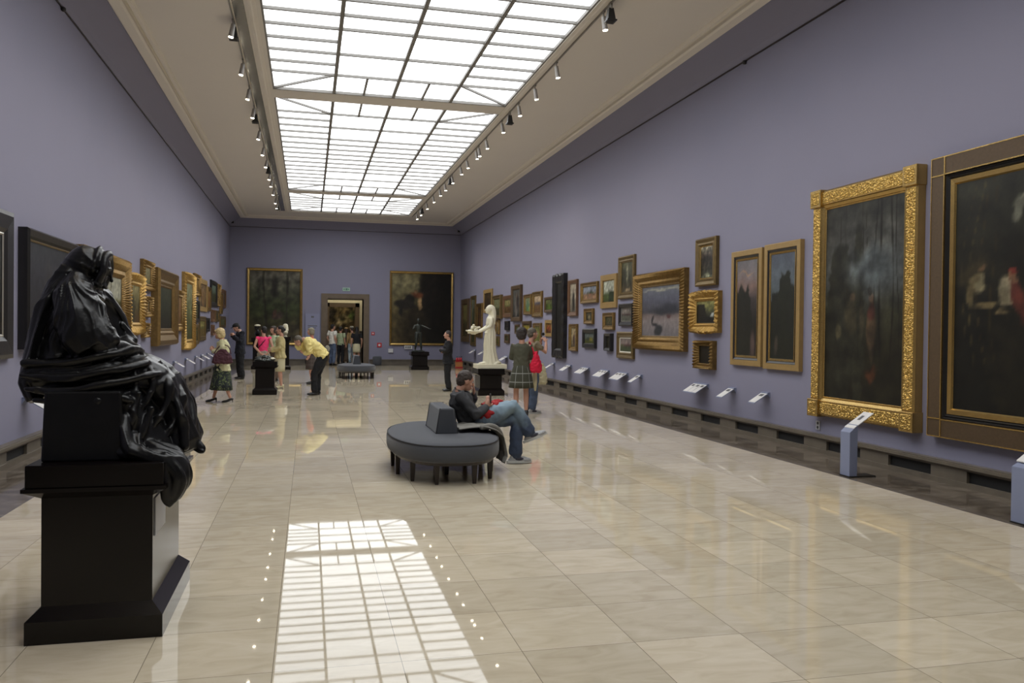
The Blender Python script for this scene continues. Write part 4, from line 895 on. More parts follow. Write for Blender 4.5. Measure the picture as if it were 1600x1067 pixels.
def person(label, loc, rz, H=1.70, pose=None, skin='skin', top=None, pants=None, skirt=None, shoes=None, hair=('short','hair_brown'), face=(0,1,0), tilt=(0,0,1),
           build=1., vox=.0085, cap=None, legs_bare=False, group='gallery visitors', palmR=None, palmL=None, grip=.35, extra=None, cat='person', skip_body_legs=False, scarf=None):
    s = H/1.70
    J = dict(STAND); 
    if pose:
        for k in list(J):
            if k.endswith('R') and k in pose: pass
        J.update(pose)
    J = mirror(J); J = {k: V(v)*s for k, v in J.items()}
    t = thing('person', label, cat, loc, rz, group)
    g = lambda k: J[k]
    # body: one continuous skin surface
    b = MB()
    head_mesh(b, g('head'), face, s, tilt)
    up = (g('neck')-g('chest')).normalized()
    b.tube([g('neck')-up*.05*s, g('neck')+up*.02*s, g('head')-(g('head')-g('neck')).normalized()*.04*s], [.065*s, .055*s, .050*s], 12)
    lat = (g('shR')-g('shL')).normalized()
    plat = (g('hpR')-g('hpL')).normalized()
    bd = build; q1 = .84 if top else 1.; q2 = .86 if (pants or skirt) else 1.
    fs_ = q1 if top and top['sleeve'] == 'long' else 1.
    b.loft([(g('pel')-V((0,0,.05))*s, .13*s*bd*q2, .09*s*bd*q2), (g('pel'), .145*s*bd*q2, .10*s*bd*q2), (g('waist'), .12*s*bd*q2, .085*s*bd*q2), (g('chest'), .14*s*bd*q1, .095*s*bd*q1), ((g('chest')+g('neck'))*.5+up*.03*s, .12*s*bd*q1, .075*s*bd*q1), (g('neck')-up*.02*s, .062*s, .052*s)], lat=lat)
    for k in 'RL':
        sh, el, wr, hn = g('sh'+k), g('el'+k), g('wr'+k), g('hn'+k)
        b.tube([g('chest')*.35+sh*.65, sh, el*.5+sh*.5, el, el*.45+wr*.55, wr], [.05*s*q1, .052*s*q1, .043*s*(q1 if top and top['sleeve'] != 'cap' else 1), .036*s*fs_, .034*s*fs_, .024*s], 12)
        pl = {'R': palmR, 'L': palmL}[k] or (-1 if k == 'R' else 1, .2, 0)
        hand(b, wr, hn, pl, grip, s)
        if not skip_body_legs:
            b.tube([g('hp'+k)*.8+g('pel')*.2, g('hp'+k)*.5+g('kn'+k)*.5, g('kn'+k), g('kn'+k)*.65+g('an'+k)*.35, g('kn'+k)*.25+g('an'+k)*.75, g('an'+k)], [.085*s*bd*q2, .072*s*bd*q2, .052*s*(q2 if pants else 1), .054*s*(q2 if pants else 1), .038*s*(q2 if pants else 1), .034*s], 12)
            if not shoes: b.tube([g('an'+k), g('an'+k)*.4+g('to'+k)*.6, g('to'+k)], [.034*s, .030*s, .020*s], 10)
    b.build('body', skin, t, voxel=vox, relax=2)
    # eyes
    Rm = rot_between(face, V(tilt))
    for k in (-1, 1):
        e = MB(); e.ell(g('head') + Rm @ V((k*.030*s, .078*s, .008*s)), (.0125*s, .011*s, .0085*s), 8, 6, Rm); ee = e.build('eye', 'eye_white', t, smooth=True)
        e = MB(); e.ell(g('head') + Rm @ V((k*.030*s, .086*s, .008*s)), (.006*s, .004*s, .006*s), 8, 6, Rm); e.build('iris', 'eye_dark', ee, smooth=True)
    if hair:
        h = MB(); hair_mesh(h, g('head'), face, s, hair[0], tilt); h.build('hair', hair[1], t, voxel=.009, relax=1, fold=(.025, .008*s))
    if cap:
        c = MB(); P_ = lambda x, y, z: g('head') + Rm @ V((x*s, y*s, z*s))
        c.ell(P_(0,-.012,.075), (.090*s, .102*s, .062*s), 16, 10, Rm); c.ell(P_(0,.105,.060), (.062*s, .065*s, .010*s), 12, 6, Rm)
        c.build('cap', cap, t, voxel=.008, relax=1)
    if top:
        m = MB(); i = top.get('puff', .018)*s; hem = top.get('hem', 0.)
        ch = g('chest'); pl = g('pel'); ws = g('waist')
        low = pl + (pl-ws).normalized()*hem*s
        hx = .022*s if hem > .08 else 0
        m.loft([(low, (.150*bd)*s+i+hx, (.108*bd)*s+i+hx), (pl*.5+ws*.5, .138*s*bd+i, .10*s*bd+i), (ws*.6+ch*.4, .132*s*bd+i, .098*s*bd+i), (ch, .148*s*bd+i, .103*s*bd+i), ((ch+g('neck'))*.5+up*.03*s, .142*s*bd+i*.6, .082*s*bd+i*.6), (g('neck')-up*.005*s, .066*s+i*.3, .056*s+i*.3)], lat=lat, n=24)
        for k in 'RL':
            sh, el, wr = g('sh'+k), g('el'+k), g('wr'+k); r0 = .052*s+i*.8
            if top['sleeve'] == 'long': m.tube([ch*.3+sh*.7, sh, el*.5+sh*.5, el, el*.5+wr*.5, wr*.94+el*.06], [.055*s, r0, .047*s+i*.7, .042*s+i*.7, .038*s+i*.6, .032*s+i*.5], 14)
            elif top['sleeve'] == 'short': m.tube([ch*.3+sh*.7, sh, el*.5+sh*.5], [.055*s, r0, .052*s+i*.7], 14)
            elif top['sleeve'] == 'cap': m.tube([ch*.3+sh*.7, sh*.9+el*.1], [.055*s, r0*.95], 14)
        m.build(top.get('name', 'shirt'), top['m'], t, voxel=.010, relax=3, fold=(top.get('fs', .09), top.get('fold', .016)*s))
        if top.get('collar'):
            c = MB(); n0 = g('neck')+up*.0*s; c.tube([n0+lat*.06*s, n0+up*.0+Rm @ V((0,-.055*s,.0))+up*.02*s, n0-lat*.06*s, n0+Rm @ V((0,.055*s,0))-up*.03*s, n0+lat*.06*s], .013*s, 8); c.build('collar', top['collar'], t)
    if pants:
        m = MB(); i = pants.get('puff', .014)*s
        m.loft([(g('pel')-(g('waist')-g('pel')).normalized()*.07*s, .135*s*bd+i, .10*s*bd+i), (g('pel'), .145*s*bd+i, .105*s*bd+i), (g('pel')*.4+g('waist')*.6, .125*s*bd+i, .092*s*bd+i)], lat=plat)
        for k in 'RL':
            kn, an, hp = g('kn'+k), g('an'+k), g('hp'+k)
            m.tube([hp*.85+g('pel')*.15, hp*.5+kn*.5, kn, kn*.5+an*.5, an*.92+kn*.08], [.092*s*bd+i, .078*s*bd+i, .058*s+i, .052*s+i*1.2, .047*s+i*1.5], 16)
        m.build('trousers', pants['m'], t, voxel=.010, relax=3, fold=(pants.get('fs', .10), .014*s))
    if skirt:
        hz = skirt['hem']*s; w0 = g('pel')*.45+g('waist')*.55; fl = skirt.get('flare', .06)*s; bt = V(((g('knR')+g('knL'))*.5)); bt.z = hz
        npl = skirt.get('pleats', 0); am = skirt.get('amp', 0)
        rg = []
        for q in range(6):
            f = q/5; c = w0*(1-f)+bt*f; rg.append((c, (.128+.022*min(1,f*3))*s*bd+.012*s+fl*f, (.094+.025*min(1,f*3))*s*bd+.012*s+fl*f*.9))
        m = MB(); m.loft(list(reversed(rg)), lat=plat, n=48, wave=(lambda i_, th: am*math.sin(npl*th)*(1-i_/5)) if npl else None)
        m.build('skirt', skirt['m'], t, smooth=True)
    if shoes:
        for k in 'RL':
            an, to = g('an'+k), g('to'+k); d = to-an; d.z = 0; d = d.normalized() if d.length > .02*s else V((0,1,0))
            if shoes.get('dir'): d = V(shoes['dir'][k]).normalized()
            m = MB(); zb = (to.z - .028*s) if not shoes.get('dir') else 0
            up_ = V((0,0,1)); 
            if shoes.get('dir'): up_ = V((0,0,1)); up_ = (up_ - d*up_.dot(d)).normalized()
            sd = d.cross(up_)
            O = V((an.x, an.y, max(.0, zb))) if not shoes.get('dir') else an - up_*.075*s
            hl = shoes.get('heel', 0)
            def Q(y, z, x=0): return O + d*y*s + up_*z*s + sd*x*s
            kind = shoes.get('kind', 'flat')
            Rr = Matrix((sd, d, up_)).transposed()
            if kind == 'heel':
                m.tube([Q(-.055,.075), Q(0,.060), Q(.07,.030), Q(.135,.018), Q(.175,.014)], [.026*s,.030*s,.030*s,.030*s,.014*s], 12)
                m.tube([Q(-.055,.06), Q(-.058,.0)], [.014*s,.009*s], 8)
            else:
                f_ = 1.18 if kind == 'sneaker' else 1.
                m.ell(Q(.03,.034), (.042*s*f_, .115*s*f_, .040*s*f_), 14, 8, Rr); m.ell(Q(.10,.030), (.045*s*f_,.078*s*f_,.030*s*f_), 12, 8, Rr); m.ell(Q(-.03,.045), (.038*s*f_,.048*s*f_,.048*s*f_), 12, 8, Rr)
                m.tube([Q(-.01,.05), Q(-.01,.10)], [.042*s, .046*s], 12)
            o = m.build('shoe', shoes['m'], t, voxel=.007, relax=1)
            if kind == 'sneaker':
                w = MB(); w.loft([(Q(.035,-.002), .054*s, .160*s), (Q(.035,.028), .052*s, .158*s)], lat=sd, n=24)
                w.build('sole', shoes['sole'], o)
                for sg in (-1, 1):
                    p_ = MB(); p_.ell(Q(.03,.05,sg*.040), (.016*s,.055*s,.022*s), 10, 6, Rr); p_.build('side_panel', 'shoe_navy', o, smooth=True)
                for q in range(4):
                    l = MB(); yy = .045+.025*q; l.tube([Q(yy,.045,-.044), Q(yy+.012,.080-.007*q,0), Q(yy,.045,.044)], .0055*s, 6); l.build('lace', 'sole_white', o)
    if extra: extra(t, J, s)
    return t
for nm, c in dict(hair_brown=(52,42,36), hair_black=(22,19,18), hair_blond=(182,162,120), hair_grey=(112,106,88), hair_greybrown=(82,76,66), hair_dark=(38,30,26)).items(): mat(nm, rgb(*c, 1.3), .55, var=.35, vscale=40, bump=.4, bscale=180)
mat('sole_white', (.5,.5,.48,1), .6); mat('shoe_black', (.012,.012,.012,1), .35); mat('shoe_navy', (.03,.03,.05,1), .5); mat('stocking', (.10,.075,.065,1), .6)
cloth('cream_knit', 168,166,132,1.5); cloth('charcoal', 48,48,50,1.4); cloth('black_cloth', 15,16,20,1.4, var=.3); cloth('navy_suit', 17,20,30,1.5); cloth('hot_pink', 196,48,96,1.6); cloth('pale_grey', 132,130,118,1.5)
cloth('yellow_shirt', 186,172,112,1.6); cloth('butter', 158,146,104,1.5); cloth('bone', 166,160,132,1.5); cloth('orange_red', 168,62,46,1.5); cloth('olive_knit', 60,60,48,1.6); cloth('beige_brown', 104,94,74,1.5); cloth('white_cotton', 176,174,166,1.6)
cloth('mint', 140,150,120,1.5); cloth('taupe', 74,62,52,1.5); cloth('tan', 128,104,68,1.5); cloth('maroon', 58,30,38,1.5); cloth('crimson', 172,20,48,1.6); cloth('grey_fleece', 100,98,92,1.6); cloth('red_wool', 120,14,18,1.6)

# woman with short blond hair looking at the left wall
def x1(t, J, s): pass
person('blond woman in pale green jacket and dark floral skirt facing the left wall', (-1.78, 18.8, 0), PI/2, 1.60,
  dict(neck=(0,.02,1.42), head=(0,.085,1.555), chest=(0,.0,1.26), elR=(.22,.0,1.12), wrR=(.14,.20,1.20), hnR=(.08,.27,1.27), elL=(-.22,.02,1.13), wrL=(-.12,.20,1.17), hnL=(-.06,.27,1.25),
       knR=(.09,.10,.50), anR=(.09,.20,.10), toR=(.10,.36,.03), knL=(-.09,-.04,.49), anL=(-.09,-.17,.12), toL=(-.10,-.01,.03)),
  top=dict(m='cream_knit', sleeve='long', puff=.034, hem=.20, name='jacket', fold=.02), skirt=dict(m='floral_dark', hem=.28, flare=.11, pleats=9, amp=.06), shoes=dict(m='shoe_black', kind='heel'), hair=('puff','hair_blond'), face=(0,1,-.12), build=1.12, grip=.9, palmR=(-1,0,0), palmL=(1,0,0))
# man in black suit, head bowed, dark cap
def cam_strap(t, J, s): pass
person('person in black suit with dark cap, head bowed towards the left wall', (-2.06, 27.2, 0), PI*.60, 1.78,
  dict(neck=(0,.03,1.42), head=(0,.12,1.53), elR=(.22,.05,1.14), wrR=(.12,.22,1.28), hnR=(.08,.24,1.37), elL=(-.22,.05,1.14), wrL=(-.12,.22,1.28), hnL=(-.08,.24,1.37)),
  top=dict(m='navy_suit', sleeve='long', puff=.03, hem=.16, name='jacket', collar='white_cotton'), pants=dict(m='black_cloth', puff=.03), shoes=dict(m='shoe_black'), hair=('short','hair_black'), face=(0,1,-.55), tilt=(0,.4,1), cap='black_cloth', grip=1.2)
person('woman in bright pink top seen from behind, hands clasped at her back', (-1.22, 24.3, 0), .05, 1.64,
  dict(elR=(.25,-.10,1.12), wrR=(.10,-.17,.92), hnR=(.02,-.18,.86), elL=(-.25,-.10,1.12), wrL=(-.08,-.17,.93), hnL=(.0,-.19,.86)),
  top=dict(m='hot_pink', sleeve='cap', puff=.012, hem=-.06, name='tank_top', fold=.01), pants=dict(m='pale_grey', puff=.02), shoes=dict(m='shoe_black'), hair=('short','hair_black'), face=(-.5,1,0), palmR=(0,-1,0), palmL=(0,-1,0),
  extra=lambda t, J, s: MB().tube([J['shR']+V((-.04,.02,.05)), J['chest']+V((0,-.13,.0)), J['waist']+V((-.17,-.06,-.02))], .010, 6, sub=4).build('shoulder_strap', 'black_cloth', t))
person('woman with light green scarf half hidden between the pink top and the cream suit', (-1.02, 26.0, 0), PI*.75, 1.66, None, top=dict(m='mint', sleeve='long'), pants=dict(m='taupe'), shoes=dict(m='shoe_black'), hair=('bob','hair_brown'))
person('dark haired woman in buttery jacket and cream skirt standing in profile', (-.72, 23.0, 0), PI*.5, 1.66,
  dict(elR=(.20,.02,1.12), wrR=(.12,.24,1.06), hnR=(.06,.32,1.08), elL=(-.21,.0,1.11), wrL=(-.13,.23,1.02), hnL=(-.06,.31,1.03)),
  top=dict(m='butter', sleeve='long', puff=.028, hem=.10, name='jacket'), skirt=dict(m='bone', hem=.46, flare=.005), shoes=dict(m='bone', kind='heel'), hair=('bun','hair_black'), face=(0,1,-.05))
# man bending forward, face in his hand
person('man in pale yellow shirt bending deeply forward with hands at his face', (.17, 20.6, 0), PI/2, 1.74,
  dict(pel=(0,-.17,.93), waist=(0,-.06,1.06), chest=(0,.10,1.20), neck=(0,.26,1.30), head=(0,.395,1.27), shR=(.17,.21,1.30), elR=(.17,.30,1.03), wrR=(.07,.44,1.16), hnR=(.03,.46,1.26), shL=(-.17,.21,1.30), elL=(-.17,.12,1.02), wrL=(-.05,.26,.98), hnL=(.03,.34,1.0),
       hpR=(.085,-.16,.91), knR=(.095,-.06,.49), anR=(.10,-.05,.08), toR=(.12,.13,.03), hpL=(-.085,-.16,.91), knL=(-.095,.03,.49), anL=(-.10,.02,.08), toL=(-.12,.20,.03)),
  top=dict(m='yellow_shirt', sleeve='long', puff=.035, hem=.05, fold=.022, collar='black_cloth'), pants=dict(m='black_cloth', puff=.022), shoes=dict(m='shoe_black'), hair=('short','hair_greybrown'), face=(0,.75,-.7), tilt=(0,1,.6), build=1.12, grip=.7, palmR=(0,-1,0), palmL=(0,-.3,1))
person('grey haired woman in orange top and plaid skirt behind the bending man', (.08, 24.7, 0), PI*.5, 1.62, dict(toR=(.10,.18,.03)), top=dict(m='orange_red', sleeve='short'), skirt=dict(m='plaid_red', hem=.44, flare=.02), shoes=dict(m='shoe_black'), hair=('bob','hair_grey'))
person('short haired person in black trouser suit with folded arms, standing in profile', (3.56, 21.6, 0), PI*.48, 1.58,
  dict(elR=(.20,.03,1.13), wrR=(.02,.19,1.12), hnR=(-.08,.19,1.14), elL=(-.20,.03,1.14), wrL=(-.02,.22,1.15), hnL=(.08,.18,1.13)),
  top=dict(m='black_cloth', sleeve='long', puff=.03, hem=.15, name='jacket', collar='white_cotton'), pants=dict(m='black_cloth', puff=.02), shoes=dict(m='shoe_black'), hair=('short','hair_dark'), palmR=(0,-1,0), palmL=(0,-1,0))
person('woman in olive sweater and plaid mini skirt seen from behind with dark bobbed hair', (3.87, 15.05, 0), -.12, 1.655,
  dict(shR=(.15,0,1.375), elR=(.185,.07,1.12), wrR=(.10,.24,1.16), hnR=(.04,.28,1.20), elL=(-.19,.06,1.12), wrL=(-.08,.24,1.12), hnL=(-.01,.28,1.15), head=(.0,.03,1.585)),
  top=dict(m='olive_knit', sleeve='long', puff=.014, hem=.07, name='sweater', fold=.010), skirt=dict(m='plaid_olive', hem=.56, flare=.075, pleats=0), shoes=dict(m='shoe_black'), hair=('puff','hair_dark'), face=(.25,1,0), build=1.06)
person('person in jeans holding a camera to the face beside the olive sweater woman', (4.23, 15.65, 0), -PI*.42, 1.66,
  dict(elR=(.20,.20,1.22), wrR=(.10,.27,1.42), hnR=(.04,.24,1.54), elL=(-.20,.20,1.24), wrL=(-.10,.27,1.42), hnL=(-.04,.24,1.54)),
  top=dict(m='beige_brown', sleeve='short', puff=.02, hem=.05), pants=dict(m='denim', puff=.02), shoes=dict(m='sneaker_grey', kind='sneaker', sole='sole_white'), hair=('short','hair_greybrown'), grip=1.1)
# doorway visitors
person('man in white t-shirt and jeans standing in the doorway', (1.03, 37.3, 0), -.9, 1.80, dict(elR=(.24,-.08,1.14), wrR=(.20,.02,.95), hnR=(.15,.06,.90)), top=dict(m='white_cotton', sleeve='short', puff=.03, hem=.05), pants=dict(m='denim'), shoes=dict(m='shoe_black'), hair=('short','hair_black'), group='visitors in the doorway')
person('visitor in pale green top and black trousers in the doorway', (1.42, 38.5, 0), -.6, 1.70, None, top=dict(m='mint', sleeve='short', hem=.05, puff=.025), pants=dict(m='black_cloth'), shoes=dict(m='shoe_black'), hair=('short','hair_black'), group='visitors in the doorway')
person('visitor in long brown dress and pale cap in the doorway', (1.68, 38.9, 0), -.4, 1.66, None, top=dict(m='taupe', sleeve='short'), skirt=dict(m='taupe', hem=.12, flare=.05), shoes=dict(m='shoe_black'), hair=('long','hair_brown'), cap='tan', group='visitors in the doorway')
person('visitor in tan jacket, pale cap and blue jeans in the doorway', (1.92, 38.6, 0), .5, 1.72, None, top=dict(m='tan', sleeve='long'), pants=dict(m='denim_light'), shoes=dict(m='shoe_black'), hair=('short','hair_brown'), cap='pale_grey', group='visitors in the doorway')
person('visitor in black top and beige mini skirt with bare legs in the doorway', (2.10, 37.9, 0), .1, 1.70, None, top=dict(m='black_cloth', sleeve='short', hem=-.02), skirt=dict(m='bone', hem=.56, flare=.01), shoes=dict(m='shoe_black'), hair=('long','hair_black'), group='visitors in the doorway')
# seated man: faces +X, slouched against the wedge, one leg crossed over the other
sit = dict(pel=(0,.08,.545), waist=(0,.02,.64), chest=(0,-.05,.77), neck=(0,-.06,.885), head=(0,.01,1.0), shR=(.18,-.09,.845), shL=(-.18,-.07,.845),
  elR=(.25,.09,.62), wrR=(.13,.235,.70), hnR=(.11,.27,.80), elL=(-.20,.15,.69), wrL=(-.11,.13,.83), hnL=(-.075,.125,.92),
  hpR=(.09,.10,.53), knR=(.0,.60,.70), anR=(-.03,.82,.36), toR=(-.03,.96,.38),
  hpL=(-.09,.10,.53), knL=(-.06,.64,.53), anL=(-.05,.65,.085), toL=(-.05,.82,.03))
def lap(t, J, s):
    pass
SM = person('man in dark grey jacket and blue jeans sitting cross-legged on the oval bench', (1.80, 9.68, 0), -PI/2, 1.70, sit, top=dict(m='charcoal', sleeve='long', puff=.026, hem=.02, name='jacket', fold=.018, collar='charcoal'), pants=dict(m='denim_graded', puff=.026),
  shoes=dict(m='sneaker_grey', kind='sneaker', sole='sole_white', dir={'R': (-.0,.93,.36), 'L': (0,1,0)}), hair=('short','hair_brown'), face=(-.12,1,-.30), tilt=(0,.3,1), vox=.006, grip=.5, palmR=(-1,0,.2), palmL=(0,-1,.2), build=1.15, group='seated visitors')
# carried things
def handbag(name, label, loc, rz, w, d, h, m, strap=None, tp=.36, grp='bags carried by visitors'):
    t = thing(name, label, 'bag', loc, rz, grp)
    b = MB(); b.loft([((0,0,0), w*.40, d*.35), ((0,0,h*.12), w*.5, d*.5), ((0,0,h*.42), w*.48, d*.46), ((0,0,h*.72), w*tp, d*.30), ((0,0,h), w*tp*.45, d*.12)], n=20); b.build('bag_body', m, t, voxel=.009, relax=2, fold=(.06, .014))
    if strap: MB().tube(strap, .011, 7, sub=5).build('strap', m, t)
    return t
handbag('handbag', 'large maroon handbag hanging at the hip of the blond woman', (-1.76, 18.50, .83), 0, .42, .14, .31, 'maroon', [(-.17,0,.22), (-.08,.06,.36), (.02,.10,.40), (.12,.06,.36), (.17,0,.22)])
handbag('shoulder_bag', 'glossy crimson shoulder bag on the right shoulder of the olive sweater woman', (4.14, 15.02, .82), .3, .27, .15, .40, 'crimson', [(-.03,0,.32), (-.07,.0,.44), (-.11,.04,.57), (-.09,.10,.52), (.0,.06,.32)], tp=.26)
handbag('cloth_bag', 'cream cloth bag hanging beside the crimson bag', (4.42, 15.62, .56), .2, .26, .14, .42, 'bone', [(-.05,0,.36), (-.12,.02,.55), (-.16,.0,.74)])
t = thing('carried_jacket', 'pale jacket sleeve dangling below the crimson bag', 'jacket', (4.17, 15.22, .46), 0)
MB().tube([(0,0,.34), (.01,0,.18), (.02,0,.02)], [.05,.045,.02], 10).build('sleeve', 'bone', t, smooth=True)
t = thing('plastic_bag', 'white bag on the back of the doorway, left of the white t-shirt man', 'bag', (.80, 37.1, .45), 0)
MB().ell((0,0,.28), (.11,.08,.15)).build('bag_body', 'pale_grey', t, voxel=.012, fold=(.05,.02))
t = thing('camera', 'small black camera held up by the person in jeans', 'camera', (4.23+.23, 15.65+.05, 1.545), 0)
MB().box(-.02,.02,-.05,.05,-.03,.03).build('camera_body', 'lamp_black', t, bevel=.006); MB().cyl((.02,0,0),(.05,0,0),.02).build('lens', 'track', t)
# red cloth in the lap, grey jacket over the bench edge, phone
t = thing('red_cloth', 'folded red garment lying in the lap of the seated man', 'garment', (1.98, 9.66, .62), 0)
m = MB(); m.ell((.02,-.13,.0), (.13,.05,.06)); m.ell((.14,.02,.10), (.12,.10,.035)); m.ell((.24,.10,.12), (.07,.07,.03)); m.build('cloth', 'red_wool', t, voxel=.009, fold=(.05,.02))
t = thing('grey_jacket', 'light grey fleece jacket draped over the bench edge under the seated man', 'jacket', (1.95, 9.35, .46), 0)
def sheet(path, width, nu=44, nv=26, amp=.02, th=.012, seed=0.):
    """a cloth strip following path (x,z) with soft folds across its width, closed into a thin solid"""
    mb = MB(); top = []; P2 = [V((p[0], 0, p[1])) for p in path]; L_ = [0]
    for a, c in zip(P2, P2[1:]): L_.append(L_[-1]+(c-a).length)
    for i in range(nu+1):
        d = L_[-1]*i/nu; k = max(j for j in range(len(P2)-1) if L_[j] <= d+1e-9); f = (d-L_[k])/(L_[k+1]-L_[k]); p = P2[k].lerp(P2[k+1], f)
        t = (P2[k+1]-P2[k]).normalized(); n_ = V((-t.z, 0, t.x)); row = []
        for j in range(nv+1):
            y = (j/nv-.5)*width*(1-.12*math.sin(i/nu*2.2)); h = amp*(math.sin(y*38+i*.09+seed)+.6*noise.noise(V((y*14, d*9, seed)))*2) * min(1, .35+i/nu)
            row.append(p+n_*(h+amp)+V((0, y+.02*math.sin(i*.25), 0)))
        top.append(row)
    n0 = (nu+1)*(nv+1); vs = [v for r in top for v in r]; fs = []
    vs += [v-V((.004, 0, th)) for v in vs]
    W_ = nv+1
    for i in range(nu):
        for j in range(nv):
            a = i*W_+j; fs.append((a, a+1, a+W_+1, a+W_)); fs.append((n0+a, n0+a+W_, n0+a+W_+1, n0+a+1))
    for i in range(nu):
        for j in (0, nv):
            a = i*W_+j; fs.append((a, a+W_, n0+a+W_, n0+a) if j == 0 else (a, n0+a, n0+a+W_, a+W_))
    for j in range(nv):
        for i in (0, nu):
            a = i*W_+j; fs.append((a, n0+a, n0+a+1, a+1) if i == 0 else (a, a+1, n0+a+1, n0+a))
    return mb.add(vs, fs)
m = sheet([(-.30,.03), (-.12,.055), (.02,.045), (.12,.0), (.185,-.06), (.22,-.15), (.225,-.27), (.20,-.34)], .46, amp=.014)
m.build('fleece', 'grey_fleece', t, smooth=True)
m = MB(); m.tube([(-.05,-.20,.05), (.05,-.14,.06), (.14,-.10,.03), (.205,-.06,-.05), (.245,-.02,-.16), (.25,.0,-.24)], [.03,.034,.032,.028,.026,.022], 10, sub=3); m.build('sleeve', 'grey_fleece', t, smooth=True)
t = thing('phone', 'small dark phone in the raised hand of the seated man', 'phone', (2.085, 9.555, .80), 0)
MB().box(-.006,.006,-.03,.03,-.05,.06).build('phone_body', 'lamp_black', t, bevel=.004)
# ------------------------------------------------------------------ seated hooded bronze (left foreground)
t = thing('bronze_statue', 'dark bronze of a hooded woman in heavy drapery seated on a block, left foreground', 'statue', (-1.04, 5.09, .90), 0)
# local coordinates: x along the hall's width (she faces +x), y away from the camera, z up from the pedestal top
s_ = MB()
s_.frustum((-.285,.10,-.40,.42), .0, (-.275,.09,-.38,.40), .36)
o = s_.build('seat_block', 'bronze_black', t, bevel=.01)
b = MB()
# torso and shoulders
b.loft([((-.26,.0,.36), .30, .17), ((-.27,.0,.48), .27, .155), ((-.25,.0,.62), .215, .14), ((-.22,.0,.76), .215, .13), ((-.185,.0,.87), .18, .10), ((-.16,.0,.94), .09, .075)], lat=(0,1,0), n=28)
for k in (-1, 1):
    b.tube([(-.18, k*.10, .88), (-.165, k*.20, .83), (-.10, k*.245, .70), (-.03, k*.24, .60), (.0, k*.16, .57), (.08, k*.05, .555)], [.085,.088,.080,.068,.055,.035], 14, sub=3)
    # upper legs under the robe, then shins
    b.tube([(-.24, k*.12, .44), (-.05, k*.14, .45), (.12, k*.13, .43), (.23, k*.11, .385)], [.15,.13,.115,.10], 16, sub=3)
    b.tube([(.23, k*.11, .39), (.285, k*.10, .26), (.33, k*.09, .14), (.37, k*.09, .05)], [.10,.085,.08,.075], 14, sub=3)
b.ell((.0,.0,.42), (.30,.22,.09)); b.loft([((.24,0,.42), .18, .09), ((.29,0,.27), .19, .09), ((.33,0,.13), .20, .09), ((.33,0,.03), .22, .10)], lat=(0,1,0), n=20)
# lower robe between block and legs
b.loft([((.06,0,.33), .34, .13), ((.13,0,.2), .33, .14), ((.18,0,.06), .33, .16), ((.20,0,.0), .34, .17)], lat=(0,1,0), n=24)
# neck, head and hood
b.tube([(-.16,0,.92), (-.135,0,.99)], [.07,.06], 12)
head_mesh(b, (-.125,0,1.015), (1,0,-.42), .92, (.42,0,1))
Rm = rot_between((1,0,-.35), V((.35,0,1)))
b.ell((-.170,0,1.040), (.112,.118,.108), 20, 14); b.ell((-.205,0,.985), (.108,.115,.12), 18, 12)
b.loft([((-.42,0,.43), .26, .05), ((-.36,0,.43), .30, .12), ((-.2,0,.43), .325, .13), ((.0,0,.45), .31, .12), ((.12,0,.44), .27, .105), ((.2,0,.42), .2, .09)], lat=(0,1,0), n=28)
b.tube([(-.10,-.075,.93), (-.065,-.085,1.00), (-.062,-.06,1.075), (-.055,0,1.105), (-.062,.06,1.075), (-.065,.085,1.00), (-.10,.075,.93)], [.024,.022,.024,.026,.024,.022,.024], 8, sub=3)
b.tube([(-.12,-.09,1.0), (-.10,-.08,1.08), (-.10,0,1.135), (-.10,.08,1.08), (-.12,.09,1.0)], [.018]*5, 8, sub=3)
# veil falling down the back
b.loft([((-.235,0,1.02), .11, .07), ((-.30,0,.90), .16, .06), ((-.345,0,.78), .20, .055), ((-.375,0,.64), .23, .05), ((-.395,0,.50), .26, .055), ((-.405,0,.40), .27, .06), ((-.37,0,.30), .26, .06)], lat=(0,1,0), n=30, wave=lambda i, th: .05*math.sin(7*th))
# cloak over the lap: heavy rolls running across the thighs
for (pts, r) in ((((-.40,-.27,.50), (-.20,-.30,.50), (.0,-.29,.545), (.10,-.20,.57), (.13,-.02,.56)), .023), (((-.41,-.29,.44), (-.18,-.33,.43), (.04,-.31,.47), (.17,-.22,.50), (.20,-.03,.49)), .021), (((-.38,-.31,.37), (-.16,-.35,.365), (.06,-.33,.40), (.22,-.25,.44), (.27,-.05,.44)), .021),
                 (((-.34,-.31,.31), (-.12,-.36,.30), (.06,-.35,.32), (.16,-.30,.30)), .021), (((.05,-.20,.54), (.13,-.25,.45), (.14,-.29,.34), (.10,-.32,.24)), .02), (((.14,-.14,.53), (.215,-.22,.44), (.21,-.26,.33), (.13,-.30,.20)), .02), (((.20,-.06,.50), (.29,-.18,.40), (.29,-.22,.28), (.20,-.28,.12)), .02),
                 (((.24,.05,.47), (.345,-.10,.34), (.345,-.16,.22), (.25,-.24,.06)), .021), (((.28,.10,.42), (.385,-.02,.24), (.40,-.08,.12), (.31,-.18,.02)), .022), (((.16,-.30,.34), (.13,-.33,.20), (.09,-.35,.06)), .022), (((.22,-.29,.26), (.19,-.32,.14), (.14,-.34,.02)), .02),
                 (((-.34,.27,.48), (-.05,.33,.46), (.16,.25,.46)), .023), (((-.3,.3,.38), (0,.34,.38), (.2,.27,.36)), .023)):
    b.tube(pts, [r*.7]+[r]*(len(pts)-2)+[r*.6], 10, sub=4)
